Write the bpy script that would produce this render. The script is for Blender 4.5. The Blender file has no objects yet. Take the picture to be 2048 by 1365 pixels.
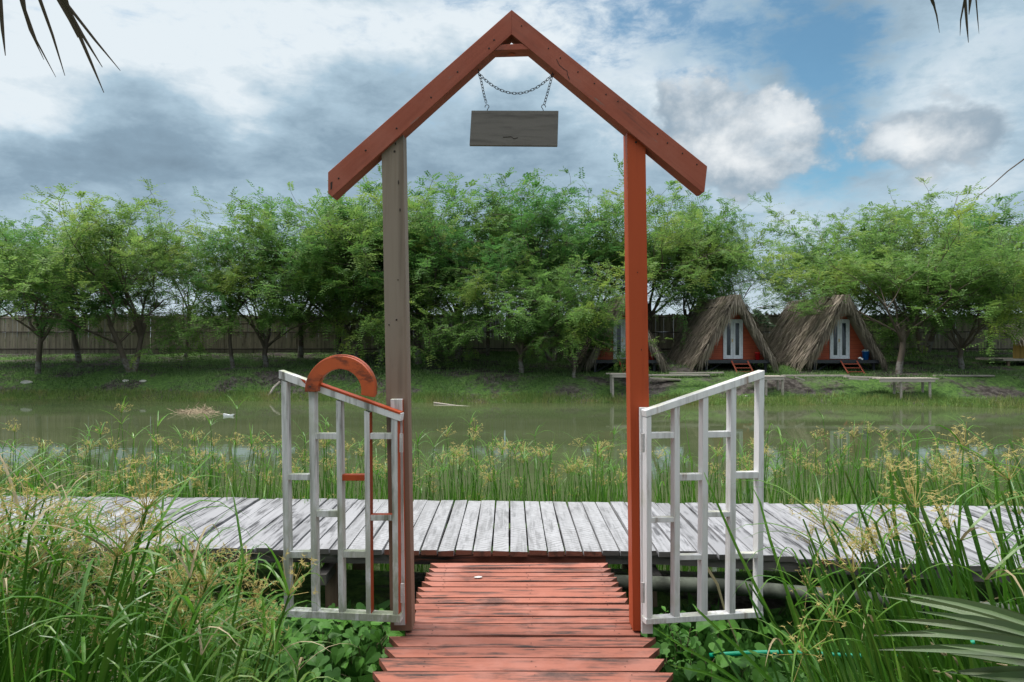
import bpy, math, random
from mathutils import Vector, Matrix, noise
C = bpy.context.scene
R = math.radians
random.seed(7)

# ------------------------------------------------------------------ camera
CZ = 2.2                      # eye height above the water level
F = 1365.0                    # focal length in photo pixels (24 mm on full frame)
HX, HY = 1024.0, 675.0
cam_d = bpy.data.cameras.new('camera')
cam = bpy.data.objects.new('camera', cam_d)
C.collection.objects.link(cam)
cam.location = (0, 0, CZ)
cam.rotation_euler = (R(90), 0, 0)
cam_d.sensor_width = 36.0
cam_d.lens = 24.0
cam_d.shift_y = -(682.5 - HY) / 2048.0
cam_d.clip_start = 0.05
cam_d.clip_end = 3000
C.camera = cam

# ------------------------------------------------------------------ node helper
class NT:
    def __init__(s, tree):
        s.t = tree; s.n = tree.nodes; s.l = tree.links
        s.n.clear()
    def node(s, typ, **kw):
        n = s.n.new(typ)
        for k, v in kw.items(): setattr(n, k, v)
        return n
    def put(s, sock, v):
        if v is None: return
        if isinstance(v, bpy.types.NodeSocket): s.l.new(v, sock)
        else:
            try: sock.default_value = v
            except Exception:
                sock.default_value = tuple(v) + (1.0,)
    def math(s, op, a, b=None, c=None, clamp=False):
        n = s.node('ShaderNodeMath', operation=op, use_clamp=clamp)
        s.put(n.inputs[0], a); s.put(n.inputs[1], b); s.put(n.inputs[2], c)
        return n.outputs[0]
    def mix(s, f, a, b, blend='MIX'):
        n = s.node('ShaderNodeMix', data_type='RGBA', blend_type=blend)
        s.put(n.inputs[0], f)
        s.put(n.inputs[6], a if isinstance(a, bpy.types.NodeSocket) else tuple(a)[:3] + (1,))
        s.put(n.inputs[7], b if isinstance(b, bpy.types.NodeSocket) else tuple(b)[:3] + (1,))
        return n.outputs[2]
    def ramp(s, v, lo, hi, smooth=True):
        n = s.node('ShaderNodeMapRange', interpolation_type='SMOOTHSTEP' if smooth else 'LINEAR')
        s.put(n.inputs[0], v); n.inputs[1].default_value = lo; n.inputs[2].default_value = hi
        return n.outputs[0]
    def noise(s, vec, scale, detail=4, rough=.55, dist=0.0):
        n = s.node('ShaderNodeTexNoise')
        s.put(n.inputs['Vector'], vec); n.inputs['Scale'].default_value = scale
        n.inputs['Detail'].default_value = detail; n.inputs['Roughness'].default_value = rough
        n.inputs['Distortion'].default_value = dist
        return n.outputs[0]
    def mapping(s, vec, scale=(1, 1, 1), rot=(0, 0, 0), loc=(0, 0, 0)):
        n = s.node('ShaderNodeMapping')
        s.put(n.inputs[0], vec); n.inputs['Location'].default_value = loc
        n.inputs['Rotation'].default_value = rot; n.inputs['Scale'].default_value = scale
        return n.outputs[0]

# ------------------------------------------------------------------ sky and sun
SUN_EL, SUN_AZ = 60, -80      # azimuth measured from +Y (beyond the gate) towards +X
C.world = bpy.data.worlds.new('World')
C.world.use_nodes = True
w = NT(C.world.node_tree)
sky = w.node('ShaderNodeTexSky', sky_type='NISHITA', sun_disc=False)
sky.sun_elevation = R(SUN_EL); sky.sun_rotation = R(SUN_AZ)
sky.air_density = 1.0; sky.dust_density = 0.6; sky.ozone_density = 1.6
dirv = w.node('ShaderNodeTexCoord').outputs['Generated']
sp = w.node('ShaderNodeSeparateXYZ'); w.put(sp.inputs[0], dirv)
dx, dy, dz = sp.outputs
fy = w.math('MAXIMUM', w.math('ABSOLUTE', dy), 0.12)
U = w.math('DIVIDE', dx, fy); V = w.math('DIVIDE', dz, fy)
warp = w.noise(w.mapping(dirv, (1, 1, 1.5)), 5.0, 5, .6)
warp2 = w.noise(w.mapping(dirv, (1, 1, 1.5), loc=(3, 7, 1)), 5.0, 5, .6)
Uw = w.math('ADD', U, w.math('MULTIPLY', w.math('SUBTRACT', warp, .5), .16))
Vw = w.math('ADD', V, w.math('MULTIPLY', w.math('SUBTRACT', warp2, .5), .16))
def blobs(lst, Us, Vs):
    tot = None
    for (px, py, rx, ry, a) in lst:
        du = w.math('MULTIPLY', w.math('SUBTRACT', Us, (px - HX) / F), F / rx)
        dv = w.math('MULTIPLY', w.math('SUBTRACT', Vs, (HY - py) / F), F / ry)
        q = w.math('ADD', w.math('MULTIPLY', du, du), w.math('MULTIPLY', dv, dv))
        g = w.math('MULTIPLY', w.math('EXPONENT', w.math('MULTIPLY', q, -1.0)), a)
        tot = g if tot is None else w.math('ADD', tot, g)
    return tot
n_big = w.noise(w.mapping(dirv, (1, 1, 2.0)), 2.6, 7, .58, .3)
n_mid = w.noise(w.mapping(dirv, (1, 1, 1.9), loc=(5, 2, 8)), 7.5, 8, .62, .2)
n_fin = w.noise(w.mapping(dirv, (1, 1, 2.4), loc=(9, 4, 3)), 22, 6, .62, .4)
blue_f = blobs([(1665, 170, 110, 200, .95), (1370, 95, 290, 70, .55), (1680, 330, 120, 70, .45),
                (1330, 10, 200, 60, .4), (1760, 40, 160, 70, .4), (950, 20, 200, 50, .35), (1500, 30, 160, 110, .25)], Uw, Vw)
blue = w.math('ADD', blue_f, w.math('ADD', w.math('MULTIPLY', w.math('SUBTRACT', n_mid, .5), 2.0),
              w.math('MULTIPLY', w.math('SUBTRACT', n_fin, .5), 1.0)))
clear = w.ramp(blue, .18, .95)
dark_f = blobs([(60, 350, 330, 90, .8), (430, 230, 300, 110, .55), (250, 300, 180, 80, .45), (1000, 290, 330, 110, .5),
                (640, 330, 220, 80, .4), (1480, 350, 200, 60, .25), (1900, 120, 200, 150, .18), (700, 190, 200, 60, .15)], Uw, Vw)
lite_f = blobs([(150, 90, 380, 150, .55), (760, 60, 420, 100, .5), (1120, 140, 200, 90, .1), (60, 430, 140, 50, .3),
                (480, 200, 90, 60, .35), (520, 330, 120, 60, .15), (1950, 60, 150, 80, .3), (1150, 60, 200, 60, .3), (30, 230, 160, 60, .4),
                (1400, 50, 200, 60, .2), (1980, 370, 160, 90, .25), (1880, 190, 160, 90, .25), (1640, 400, 200, 60, .2), (1400, 240, 130, 110, .30), (1880, 270, 190, 110, .30), (1250, 200, 120, 120, .15)], Uw, Vw)
tone = w.math('ADD', .53, w.math('SUBTRACT', lite_f, w.math('MULTIPLY', dark_f, .25)))
tone = w.math('ADD', tone, w.math('MULTIPLY', w.math('SUBTRACT', n_big, .5), .75))
tone = w.math('ADD', tone, w.math('MULTIPLY', w.math('SUBTRACT', n_mid, .5), 0.95))
tone = w.math('ADD', tone, w.math('MULTIPLY', w.math('SUBTRACT', n_fin, .5), .40))
cr = w.node('ShaderNodeValToRGB'); w.put(cr.inputs[0], tone)
e = cr.color_ramp.elements
e[0].position = 0.0; e[0].color = (.15, .215, .275, 1)
e[1].position = 1.0; e[1].color = (.60, .66, .70, 1)
for p, c in ((.32, (.20, .285, .36, 1)), (.66, (.33, .44, .525, 1))):
    k = e.new(p); k.color = c
# the heaped white clouds on the right
cum_f = blobs([(1480, 215, 95, 60, .62), (1440, 260, 120, 75, .5), (1530, 250, 95, 75, .6), (1560, 200, 50, 50, .35), (1330, 190, 60, 60, .4),
               (1430, 320, 170, 80, .6), (1800, 295, 100, 55, .65), (1890, 285, 180, 110, .6), (1990, 250, 90, 70, .35)], Uw, Vw)
n_cum = w.noise(w.mapping(dirv, (1, 1, 1.25), loc=(1, 6, 2)), 11, 9, .58, .1)
cum = w.math('ADD', cum_f, w.math('MULTIPLY', w.math('SUBTRACT', n_cum, .5), 1.6))
cumm = w.ramp(cum, .30, .62)
brt = blobs([(1545, 215, 75, 75, .55), (1400, 185, 70, 40, .4), (1470, 290, 50, 45, .2), (1790, 290, 80, 45, .5), (1880, 300, 90, 40, .3), (1500, 320, 80, 30, .2)], Uw, Vw)
shade = w.math('ADD', brt, w.math('MULTIPLY', w.math('SUBTRACT', n_cum, .5), 2.2))
cumc = w.mix(w.ramp(shade, -.15, .75), (.23, .30, .365), (.68, .70, .71))
cumm = w.math('MULTIPLY', cumm, .93)
cloudc = w.mix(cumm, cr.outputs[0], cumc)
# thick bright overcast overhead and behind, above the picture
over = w.ramp(dz, .42, .8)
hz = w.math('SUBTRACT', 1.0, w.ramp(w.math('ABSOLUTE', dz), .02, .17))
cloudc = w.mix(w.math('MULTIPLY', hz, .75), cloudc, (.50, .58, .63))
cloudc = w.mix(over, cloudc, (1.75, 1.78, 1.8))
cover = w.math('SUBTRACT', 1.0, w.math('MULTIPLY', clear, .92))
cover = w.math('MAXIMUM', cover, w.math('MAXIMUM', cumm, over))
bg1 = w.node('ShaderNodeBackground'); w.put(bg1.inputs[0], w.mix(1.0, sky.outputs[0], (.75, 1.08, 1.05), 'MULTIPLY')); bg1.inputs[1].default_value = 0.085
bg2 = w.node('ShaderNodeBackground'); w.put(bg2.inputs[0], cloudc); bg2.inputs[1].default_value = 0.9
ms = w.node('ShaderNodeMixShader')
w.put(ms.inputs[0], cover); w.l.new(bg1.outputs[0], ms.inputs[1]); w.l.new(bg2.outputs[0], ms.inputs[2])
wo = w.node('ShaderNodeOutputWorld'); w.l.new(ms.outputs[0], wo.inputs[0])

sd = bpy.data.lights.new('sun', 'SUN'); sun = bpy.data.objects.new('sun', sd)
C.collection.objects.link(sun)
sd.energy = 2.4; sd.angle = R(14); sd.color = (1, .96, .9)
v = Vector((math.sin(R(SUN_AZ)) * math.cos(R(SUN_EL)), math.cos(R(SUN_AZ)) * math.cos(R(SUN_EL)), math.sin(R(SUN_EL))))
sun.rotation_euler = v.to_track_quat('Z', 'Y').to_euler()
sun.location = (-4, 10, 30)
vs = C.view_settings
vs.view_transform = 'Standard'; vs.look = 'None'; vs.gamma = 1; vs.use_curve_mapping = False
vs.exposure = 0.55
C.cycles.max_bounces = 6; C.cycles.diffuse_bounces = 3; C.cycles.glossy_bounces = 2; C.cycles.transmission_bounces = 3

# ------------------------------------------------------------------ object helpers
def P(px, py, D):
    return Vector(((px - HX) / F * D, D, CZ - (py - HY) / F * D))
def tag(o, label=None, cat=None, group=None, kind=None):
    if label: o['label'] = label
    if cat: o['category'] = cat
    if group: o['group'] = group
    if kind: o['kind'] = kind
    return o
def empty(name, loc, label, cat, group=None, rz=0):
    o = bpy.data.objects.new(name, None); C.collection.objects.link(o)
    o.location = loc; o.rotation_euler = (0, 0, rz); o.empty_display_size = .2
    return tag(o, label, cat, group)
def copy_tree(o, parent=None):
    c = o.copy(); C.collection.objects.link(c)
    if parent: c.parent = parent
    for ch in list(o.children): copy_tree(ch, c)
    return c
class MB:
    def __init__(s): s.v = []; s.f = []; s.m = []
    def add(s, vs, fs, m=0):
        b = len(s.v); s.v += [tuple(x) for x in vs]
        for i, f in enumerate(fs):
            s.f.append([b + k for k in f]); s.m.append(m[i] if isinstance(m, (list, tuple)) else m)
    def prism(s, front, depth, m=0, sm=None):
        """front: outline (any order seen from the front), depth: vector to the back outline; sm: {edge index: material}"""
        n = len(front); back = [Vector(p) + Vector(depth) for p in front]
        fs = [list(range(n)), list(range(2 * n - 1, n - 1, -1))]; mm = [m, m]
        for i in range(n):
            j = (i + 1) % n
            fs.append([j, i, n + i, n + j]); mm.append((sm or {}).get(i, m))
        s.add(list(front) + back, fs, mm)
    def box(s, c, size, m=0, rot=None):
        h = Vector(size) / 2; vs = []
        for z in (-1, 1):
            for (x, y) in ((-1, -1), (1, -1), (1, 1), (-1, 1)):
                p = Vector((x * h.x, y * h.y, z * h.z))
                if rot: p = rot @ p
                vs.append(Vector(c) + p)
        s.add(vs, [(0, 3, 2, 1), (4, 5, 6, 7), (0, 1, 5, 4), (1, 2, 6, 5), (2, 3, 7, 6), (3, 0, 4, 7)], m)
    def tube(s, pts, rad, n=6, m=0, cap=True):
        pts = [Vector(p) for p in pts]
        if not isinstance(rad, (list, tuple)): rad = [rad] * len(pts)
        b = len(s.v); prev = None
        for i, p in enumerate(pts):
            d = (pts[min(i + 1, len(pts) - 1)] - pts[max(i - 1, 0)]).normalized()
            a = prev if prev is not None else (Vector((1, 0, 0)) if abs(d.x) < .8 else Vector((0, 0, 1)))
            a = (a - d * a.dot(d)).normalized(); prev = a
            q = d.cross(a)
            for k in range(n):
                t = 2 * math.pi * k / n
                s.v.append(tuple(p + (a * math.cos(t) + q * math.sin(t)) * rad[i]))
        for i in range(len(pts) - 1):
            for k in range(n):
                k2 = (k + 1) % n
                s.f.append([b + i * n + k, b + i * n + k2, b + (i + 1) * n + k2, b + (i + 1) * n + k]); s.m.append(m)
        if cap:
            s.f.append([b + k for k in range(n)][::-1]); s.m.append(m)
            s.f.append([b + (len(pts) - 1) * n + k for k in range(n)]); s.m.append(m)
    def ribbon(s, pts, wid, side, m=0, fold=0.0):
        """a blade with a folded midrib"""
        b = len(s.v); n = len(pts)
        for i, p in enumerate(pts):
            p = Vector(p); d = (Vector(pts[min(i + 1, n - 1)]) - Vector(pts[max(i - 1, 0)])).normalized()
            sv = Vector(side); sv = sv - d * sv.dot(d)
            if sv.length < 1e-5: sv = d.orthogonal()
            sv.normalize(); up = sv.cross(d)
            ww = wid[i] if isinstance(wid, (list, tuple)) else wid
            s.v += [tuple(p - sv * ww / 2 + up * fold * ww), tuple(p), tuple(p + sv * ww / 2 + up * fold * ww)]
        for i in range(n - 1):
            a = b + 3 * i
            s.f += [[a, a + 1, a + 4, a + 3], [a + 1, a + 2, a + 5, a + 4]]; s.m += [m, m]
    def build(s, name, mats, parent=None, bevel=0, smooth=False, label=None):
        me = bpy.data.meshes.new(name)
        off = Vector((0, 0, 0))
        p = parent
        while p is not None:
            off += p.location; p = p.parent
        vs = s.v if off.length == 0 else [(a[0] - off.x, a[1] - off.y, a[2] - off.z) for a in s.v]
        me.from_pydata(vs, [], s.f)
        if not isinstance(mats, (list, tuple)): mats = [mats]
        for m in mats: me.materials.append(m)
        if len(mats) > 1: me.polygons.foreach_set('material_index', s.m)
        if smooth: me.polygons.foreach_set('use_smooth', [True] * len(s.f))
        me.update()
        o = bpy.data.objects.new(name, me); C.collection.objects.link(o)
        if parent: o.parent = parent
        if bevel:
            md = o.modifiers.new('bevel', 'BEVEL'); md.width = bevel; md.segments = 2; md.limit_method = 'ANGLE'
        if label: o['label'] = label
        return o
    def loose(s, name, mats, base, **kw):
        """a top-level mesh whose origin is at base"""
        bx = Vector(base)
        s.v = [(a[0] - bx.x, a[1] - bx.y, a[2] - bx.z) for a in s.v]
        o = s.build(name, mats, **kw); o.location = bx
        return o

# ------------------------------------------------------------------ materials
def mat(name):
    m = bpy.data.materials.new(name); m.use_nodes = True
    t = NT(m.node_tree)
    b = t.node('ShaderNodeBsdfPrincipled'); o = t.node('ShaderNodeOutputMaterial')
    t.l.new(b.outputs[0], o.inputs[0])
    return m, t, b
def island(t): return t.node('ShaderNodeNewGeometry').outputs['Random Per Island']
def objc(t): return t.node('ShaderNodeTexCoord').outputs['Object']
def bump(t, b, h, strength, dist=.01):
    n = t.node('ShaderNodeBump'); n.inputs['Strength'].default_value = strength; n.inputs['Distance'].default_value = dist
    t.put(n.inputs['Height'], h); t.l.new(n.outputs[0], b.inputs['Normal'])
def wood(name, base, dark, grain=(40, 40, 2.5), rot=(0, 0, 0), rough=.75, var=.25, stain=None, stain_scale=6, stain_lo=.5, stain_hi=.68,
         grain_amt=.55, bump_s=.35, moss=None, extra=None, spec=.3):
    m, t, b = mat(name)
    co = t.mapping(objc(t), rot=rot)
    r = island(t)
    cb = t.node('ShaderNodeCombineXYZ'); t.put(cb.inputs[0], t.math('MULTIPLY', r, 13.0)); t.put(cb.inputs[1], t.math('MULTIPLY', r, 29.0)); t.put(cb.inputs[2], t.math('MULTIPLY', r, 7.0))
    va = t.node('ShaderNodeVectorMath', operation='ADD'); t.put(va.inputs[0], co); t.put(va.inputs[1], cb.outputs[0])
    cv = va.outputs[0]
    g = t.noise(t.mapping(cv, grain), 1.0, 5, .6, .4)
    g2 = t.noise(t.mapping(cv, tuple(k * .35 for k in grain)), 1.0, 3, .5, .8)
    gg = t.math('ADD', t.math('MULTIPLY', g, .6), t.math('MULTIPLY', g2, .4))
    c = t.mix(t.math('MULTIPLY', t.ramp(gg, .46, .68), grain_amt), base, dark)
    if stain:
        s1 = t.noise(t.mapping(cv, tuple(max(k * .12, .8) for k in grain)), stain_scale / 3, 6, .65)
        s2 = t.noise(t.mapping(cv, grain), 1.6, 4, .6)
        sm = t.math('MULTIPLY', t.ramp(s1, stain_lo, stain_hi), t.ramp(s2, .35, .6))
        c = t.mix(sm, c, stain)
    if var:
        k = t.math('ADD', 1 - var * .6, t.math('MULTIPLY', r, var * 1.2))
        hs = t.node('ShaderNodeHueSaturation'); t.put(hs.inputs['Value'], k); t.put(hs.inputs['Color'], c); c = hs.outputs[0]
    if moss:
        nz = t.node('ShaderNodeSeparateXYZ'); t.put(nz.inputs[0], t.node('ShaderNodeNewGeometry').outputs['Normal'])
        mf = t.math('MULTIPLY', t.ramp(nz.outputs[2], .5, .9), t.ramp(t.noise(co, 9, 4, .6), .42, .58))
        mf = t.math('MULTIPLY', mf, .75)
        # blotches of algae lower down
        c = t.mix(mf, c, moss)
        c = t.mix(t.math('MULTIPLY', t.ramp(t.noise(co, 4, 5, .65), .52, .75), .5), c, tuple(x * .9 for x in moss))
    if extra: c = extra(t, co, c)
    t.put(b.inputs['Base Color'], c); b.inputs['Roughness'].default_value = rough
    b.inputs['Specular IOR Level'].default_value = spec
    if bump_s: bump(t, b, gg, bump_s, .004)
    return m
def leafmat(name, c1, c2, c3=None, rough=.5, trans=.35, nscale=.6, spec=.3, dry=0, vary=0):
    m, t, b = mat(name)
    r = island(t)
    c = t.mix(r, c1, c2)
    if c3:
        f = t.ramp(t.noise(objc(t), nscale, 3, .5), .47, .66)
        c = t.mix(t.math('MULTIPLY', f, t.math('ADD', .4, t.math('MULTIPLY', r, .6))), c, c3)
    if vary:
        q = t.node('ShaderNodeObjectInfo').outputs['Random']
        hs = t.node('ShaderNodeHueSaturation'); t.put(hs.inputs['Hue'], t.math('ADD', .5 - .02 * vary, t.math('MULTIPLY', q, .045 * vary)))
        t.put(hs.inputs['Value'], t.math('SUBTRACT', 1.15, t.math('MULTIPLY', q, .35 * vary))); t.put(hs.inputs['Color'], c); c = hs.outputs[0]
    if dry:
        c = t.mix(t.math('GREATER_THAN', t.math('FRACT', t.math('MULTIPLY', r, 7.3)), 1 - dry), c, (.40, .33, .17))
    t.put(b.inputs['Base Color'], c); b.inputs['Roughness'].default_value = rough; b.inputs['Specular IOR Level'].default_value = spec
    if trans:
        tr = t.node('ShaderNodeBsdfTranslucent'); t.put(tr.inputs[0], c)
        mx = t.node('ShaderNodeMixShader'); mx.inputs[0].default_value = trans
        t.l.new(b.outputs[0], mx.inputs[1]); t.l.new(tr.outputs[0], mx.inputs[2])
        out = [n for n in t.n if n.type == 'OUTPUT_MATERIAL'][0]
        t.l.new(mx.outputs[0], out.inputs[0])
    return m
def plain(name, col, rough=.5, metal=0, nz=0.15, sc=12, spec=.5):
    m, t, b = mat(name)
    c = t.mix(t.ramp(t.noise(objc(t), sc, 4, .6), .35, .7), tuple(k * (1 - nz) for k in col), tuple(min(1, k * (1 + nz)) for k in col))
    t.put(b.inputs['Base Color'], c); b.inputs['Roughness'].default_value = rough; b.inputs['Metallic'].default_value = metal
    b.inputs['Specular IOR Level'].default_value = spec
    return m

M = {}
def grime(t, co, c):
    sp = t.node('ShaderNodeSeparateXYZ'); t.put(sp.inputs[0], co)
    n = t.noise(t.mapping(co, (14, 14, 5)), 1.0, 6, .7)
    low = t.math('SUBTRACT', 1.0, t.ramp(t.math('ADD', sp.outputs[2], t.math('MULTIPLY', n, .5)), .3, 1.5))
    return t.mix(t.math('MULTIPLY', t.math('MULTIPLY', low, t.ramp(n, .40, .58)), .75), c, (.20, .235, .15))
def ringdirt(t, co, c):
    n = t.noise(t.mapping(co, (7, 7, 16)), 1.0, 6, .7)
    return t.mix(t.math('MULTIPLY', t.ramp(n, .50, .66), .7), c, (.045, .012, .008))
def peel(t, co, c):
    n1 = t.noise(t.mapping(co, (3, 24, 24)), 1.0, 6, .7); n2 = t.noise(co, 3.1, 5, .65)
    c = t.mix(t.math('MULTIPLY', t.ramp(n2, .42, .66), .35), c, (.36, .135, .10))
    return t.mix(t.math('MULTIPLY', t.ramp(n1, .64, .70), .8), c, (.17, .14, .12))
def old_paint(t, co, c):
    sp = t.node('ShaderNodeSeparateXYZ'); t.put(sp.inputs[0], co)
    z = t.math('ADD', sp.outputs[2], t.math('MULTIPLY', t.noise(t.mapping(co, (8, 8, 1.0)), 1.0, 4, .6), .9))
    f = t.math('SUBTRACT', 1.0, t.ramp(z, .9, 2.3))
    c = t.mix(t.math('MULTIPLY', f, .6), c, (.20, .085, .048))
    # long dark run of tannin down the middle of the face
    q = t.math('ABSOLUTE', t.math('ADD', sp.outputs[0], .585))
    d = t.math('MULTIPLY', t.math('SUBTRACT', 1.0, t.ramp(q, .0, .02)), t.ramp(t.noise(t.mapping(co, (3, 3, 1.2)), 1.0, 3, .5), .42, .6))
    return t.mix(t.math('MULTIPLY', d, .35), c, (.06, .045, .035))
def wear(t, co, c):
    n = t.noise(t.mapping(co, (2.2, 3.0, 3.0)), 1.0, 6, .68); n2 = t.noise(t.mapping(co, (3, 60, 60), loc=(2, 2, 2)), 1.0, 5, .7)
    c = t.mix(t.math('MULTIPLY', t.ramp(n, .45, .7), .5), c, (.42, .19, .15))
    return t.mix(t.math('MULTIPLY', t.ramp(n2, .60, .68), .55), c, (.10, .06, .05))
RX = R(0)
M['red_paint'] = wood('red paint', (.36, .062, .020), (.24, .038, .013), grain=(30, 30, 1.5), var=0, spec=.2, grain_amt=.6, stain=(.16, .04, .025), stain_lo=.6, stain_hi=.8, bump_s=.2, rough=.5)
M['rafter_l'] = wood('faded red rafter paint, rising right', (.29, .080, .050), (.19, .048, .030), grain=(2, 30, 34), rot=(0, R(41.5), 0), var=0, grain_amt=.6, stain=(.10, .045, .036), stain_lo=.54, stain_hi=.74, bump_s=.4, rough=.7, spec=.2, extra=peel)
M['rafter_r'] = wood('faded red rafter paint, falling right', (.29, .080, .050), (.19, .048, .030), grain=(2, 30, 34), rot=(0, R(-38.6), 0), var=0, grain_amt=.6, stain=(.10, .045, .036), stain_lo=.54, stain_hi=.74, bump_s=.4, rough=.7, spec=.2, extra=peel)
M['bare'] = wood('bare weathered post', (.215, .175, .14), (.12, .088, .066), grain=(26, 26, .9), var=0, grain_amt=.8, extra=old_paint, stain=(.06, .048, .04), stain_lo=.6, stain_hi=.85, bump_s=.4)
M['sign'] = wood('grey weathered board', (.14, .128, .12), (.045, .04, .038), grain=(2.2, 30, 26), var=0, grain_amt=.9, stain=(.04, .036, .035), stain_lo=.56, stain_hi=.78, bump_s=.5)
M['white'] = wood('chipped white paint', (.60, .60, .61), (.27, .27, .26), grain=(38, 38, 2.2), var=.2, grain_amt=.9, stain=(.10, .095, .075), stain_lo=.5, stain_hi=.68, bump_s=.9, extra=grime, moss=(.34, .37, .24))
M['white_clean'] = wood('fresher white paint', (.64, .635, .645), (.36, .35, .35), grain=(38, 38, 2.2), var=.16, grain_amt=.8, stain=(.20, .13, .09), stain_lo=.55, stain_hi=.72, bump_s=.8, moss=(.46, .46, .36))
M['orange'] = wood('glossy orange brown stain', (.44, .078, .018), (.16, .026, .011), grain=(9, 16, 6), var=0, grain_amt=.8, extra=ringdirt, stain=(.07, .018, .012), stain_lo=.55, stain_hi=.8, bump_s=.3, rough=.35, spec=.5)
M['ramp'] = wood('salmon painted plank', (.335, .122, .084), (.22, .074, .052), grain=(1.6, 32, 30), var=.18, grain_amt=.55, stain=(.055, .04, .036), stain_scale=10, stain_lo=.44, stain_hi=.60, bump_s=.55, rough=.7, spec=.2, extra=wear)
M['ramp_end'] = wood('cracked plank end', (.20, .07, .045), (.05, .03, .022), grain=(30, 30, 30), var=.2, grain_amt=.9, bump_s=.6)
def herring(t, co, c):
    sp = t.node('ShaderNodeSeparateXYZ'); t.put(sp.inputs[0], co)
    x, y = sp.outputs[0], sp.outputs[1]
    w1 = t.math('MULTIPLY', t.math('SUBTRACT', t.noise(co, 3, 3, .5), .5), 30)
    a = t.math('SINE', t.math('ADD', t.math('ADD', t.math('MULTIPLY', x, 90), t.math('MULTIPLY', y, 160)), w1))
    b2 = t.math('SINE', t.math('ADD', t.math('SUBTRACT', t.math('MULTIPLY', x, 90), t.math('MULTIPLY', y, 160)), w1))
    sel = t.ramp(t.noise(t.mapping(co, loc=(4, 1, 0)), 3.2, 1, .4), .49, .51)
    st = t.math('ADD', t.math('MULTIPLY', a, sel), t.math('MULTIPLY', b2, t.math('SUBTRACT', 1.0, sel)))
    near = t.math('SUBTRACT', 1.0, t.ramp(t.math('ABSOLUTE', t.math('ADD', x, .15)), .75, 1.35))
    f = t.math('MULTIPLY', t.math('MULTIPLY', t.ramp(st, .15, .6), near), t.ramp(t.noise(co, 14, 4, .6), .35, .5))
    c = t.mix(t.math('MULTIPLY', near, .3), c, (.44, .445, .455))
    return t.mix(t.math('MULTIPLY', f, .62), c, (.16, .155, .155))
M['deck'] = wood('silver grey deck plank', (.28, .28, .295), (.13, .128, .135), grain=(34, 1.6, 30), var=.22, grain_amt=.85, stain=(.055, .055, .06), stain_scale=9, stain_lo=.46, stain_hi=.62, bump_s=.5, extra=herring)
M['deck_edge'] = wood('black rotted edge timber', (.10, .092, .085), (.025, .022, .02), grain=(2, 30, 30), var=.4, grain_amt=.9, stain=(.16, .05, .03), stain_lo=.6, stain_hi=.66, bump_s=.7)
M['log'] = wood('brown support log', (.17, .12, .08), (.06, .04, .03), grain=(20, 20, 2), var=.2, bump_s=.6)
M['grey_wood'] = wood('weathered grey plank', (.36, .32, .28), (.17, .15, .13), grain=(3, 20, 20), var=.45, grain_amt=.8)
M['hut_wall'] = None
M['chain'] = plain('dark iron', (.035, .035, .04), .55, .6)
M['nail'] = plain('nail hole', (.02, .012, .01), .8)
M['hinge'] = plain('painted hinge', (.5, .47, .47), .45, .2)

# ------------------------------------------------------------------ ground, water
def edge(x): return 22.9 - .08 * x + .22 * math.sin(x * .7) + .12 * math.sin(x * 1.9 + 1)
BP = [(-1.2, -.7), (0, -.02), (.7, .14), (1.5, .5), (2.2, .78), (3.5, .9), (6, 1.08), (11, 1.5), (14, 1.55), (30, 1.5)]
def gz(x, y):
    if y < 14:
        s = max(0, min(1, (y - 5.75) / 1.3)); r0 = max(0, min(1, (y - 4.3) / .6))
        z = .22 + r0 * .1 - s * 1.1 + .06 * noise.noise(Vector((x * .9, y * .9, 0)))
        if y > 10: z = -.75
        return z
    t = y - edge(x)
    z = BP[0][1] if t < BP[0][0] else BP[-1][1]
    for (a, za), (b, zb) in zip(BP, BP[1:]):
        if a <= t <= b: z = za + (zb - za) * (t - a) / (b - a)
    if t > 0: z += (.12 * noise.noise(Vector((x * .35, y * .5, 3))) + .05 * noise.noise(Vector((x * 1.3, y * 1.3, 5)))) * min(1, t)
    return z
def frange(a, b, s):
    r = []; x = a
    while x < b - 1e-6: r.append(x); x += s
    return r
xs = [-1500, -600, -200, -80, -50] + frange(-36, 36, .5) + [36, 50, 80, 200, 600, 1500]
ys = [-60, -20, -8] + frange(-4, 9, .5) + [9, 12, 14, 18, 20] + frange(20.4, 38, .3) + [38, 42, 50, 80, 200, 600, 2000]
mb = MB()
mb.v = [(x, y, gz(max(-40, min(40, x)), y)) for y in ys for x in xs]
nx = len(xs)
mb.f = [[j * nx + i, j * nx + i + 1, (j + 1) * nx + i + 1, (j + 1) * nx + i] for j in range(len(ys) - 1) for i in range(nx - 1)]
mb.m = [0] * len(mb.f)
m, t, b = mat('earth and short grass')
co = objc(t)
n1 = t.noise(co, .55, 6, .6, .3); n2 = t.noise(co, 9, 5, .65)
grass_c = t.mix(t.ramp(n2, .35, .65), (.045, .095, .026), (.10, .18, .045))
mud_c = t.mix(t.ramp(t.noise(co, 5, 5, .65), .35, .7), (.035, .030, .027), (.13, .115, .105))
gf = t.ramp(t.math('ADD', n1, t.math('MULTIPLY', t.math('SUBTRACT', n2, .5), .3)), .43, .55)
sp = t.node('ShaderNodeSeparateXYZ'); t.put(sp.inputs[0], co)
mz = t.math('MULTIPLY', t.ramp(sp.outputs[2], .22, .32), t.math('SUBTRACT', 1.0, t.ramp(sp.outputs[2], .70, .82)))
mz = t.math('MULTIPLY', mz, t.math('MULTIPLY', t.ramp(sp.outputs[0], .5, 5), t.ramp(sp.outputs[1], 15, 16)))
mz = t.math('MULTIPLY', mz, t.ramp(t.math('ADD', n1, t.math('MULTIPLY', n2, .2)), .74, .54))
gf = t.math('MULTIPLY', gf, t.math('SUBTRACT', 1.0, mz))
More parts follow.
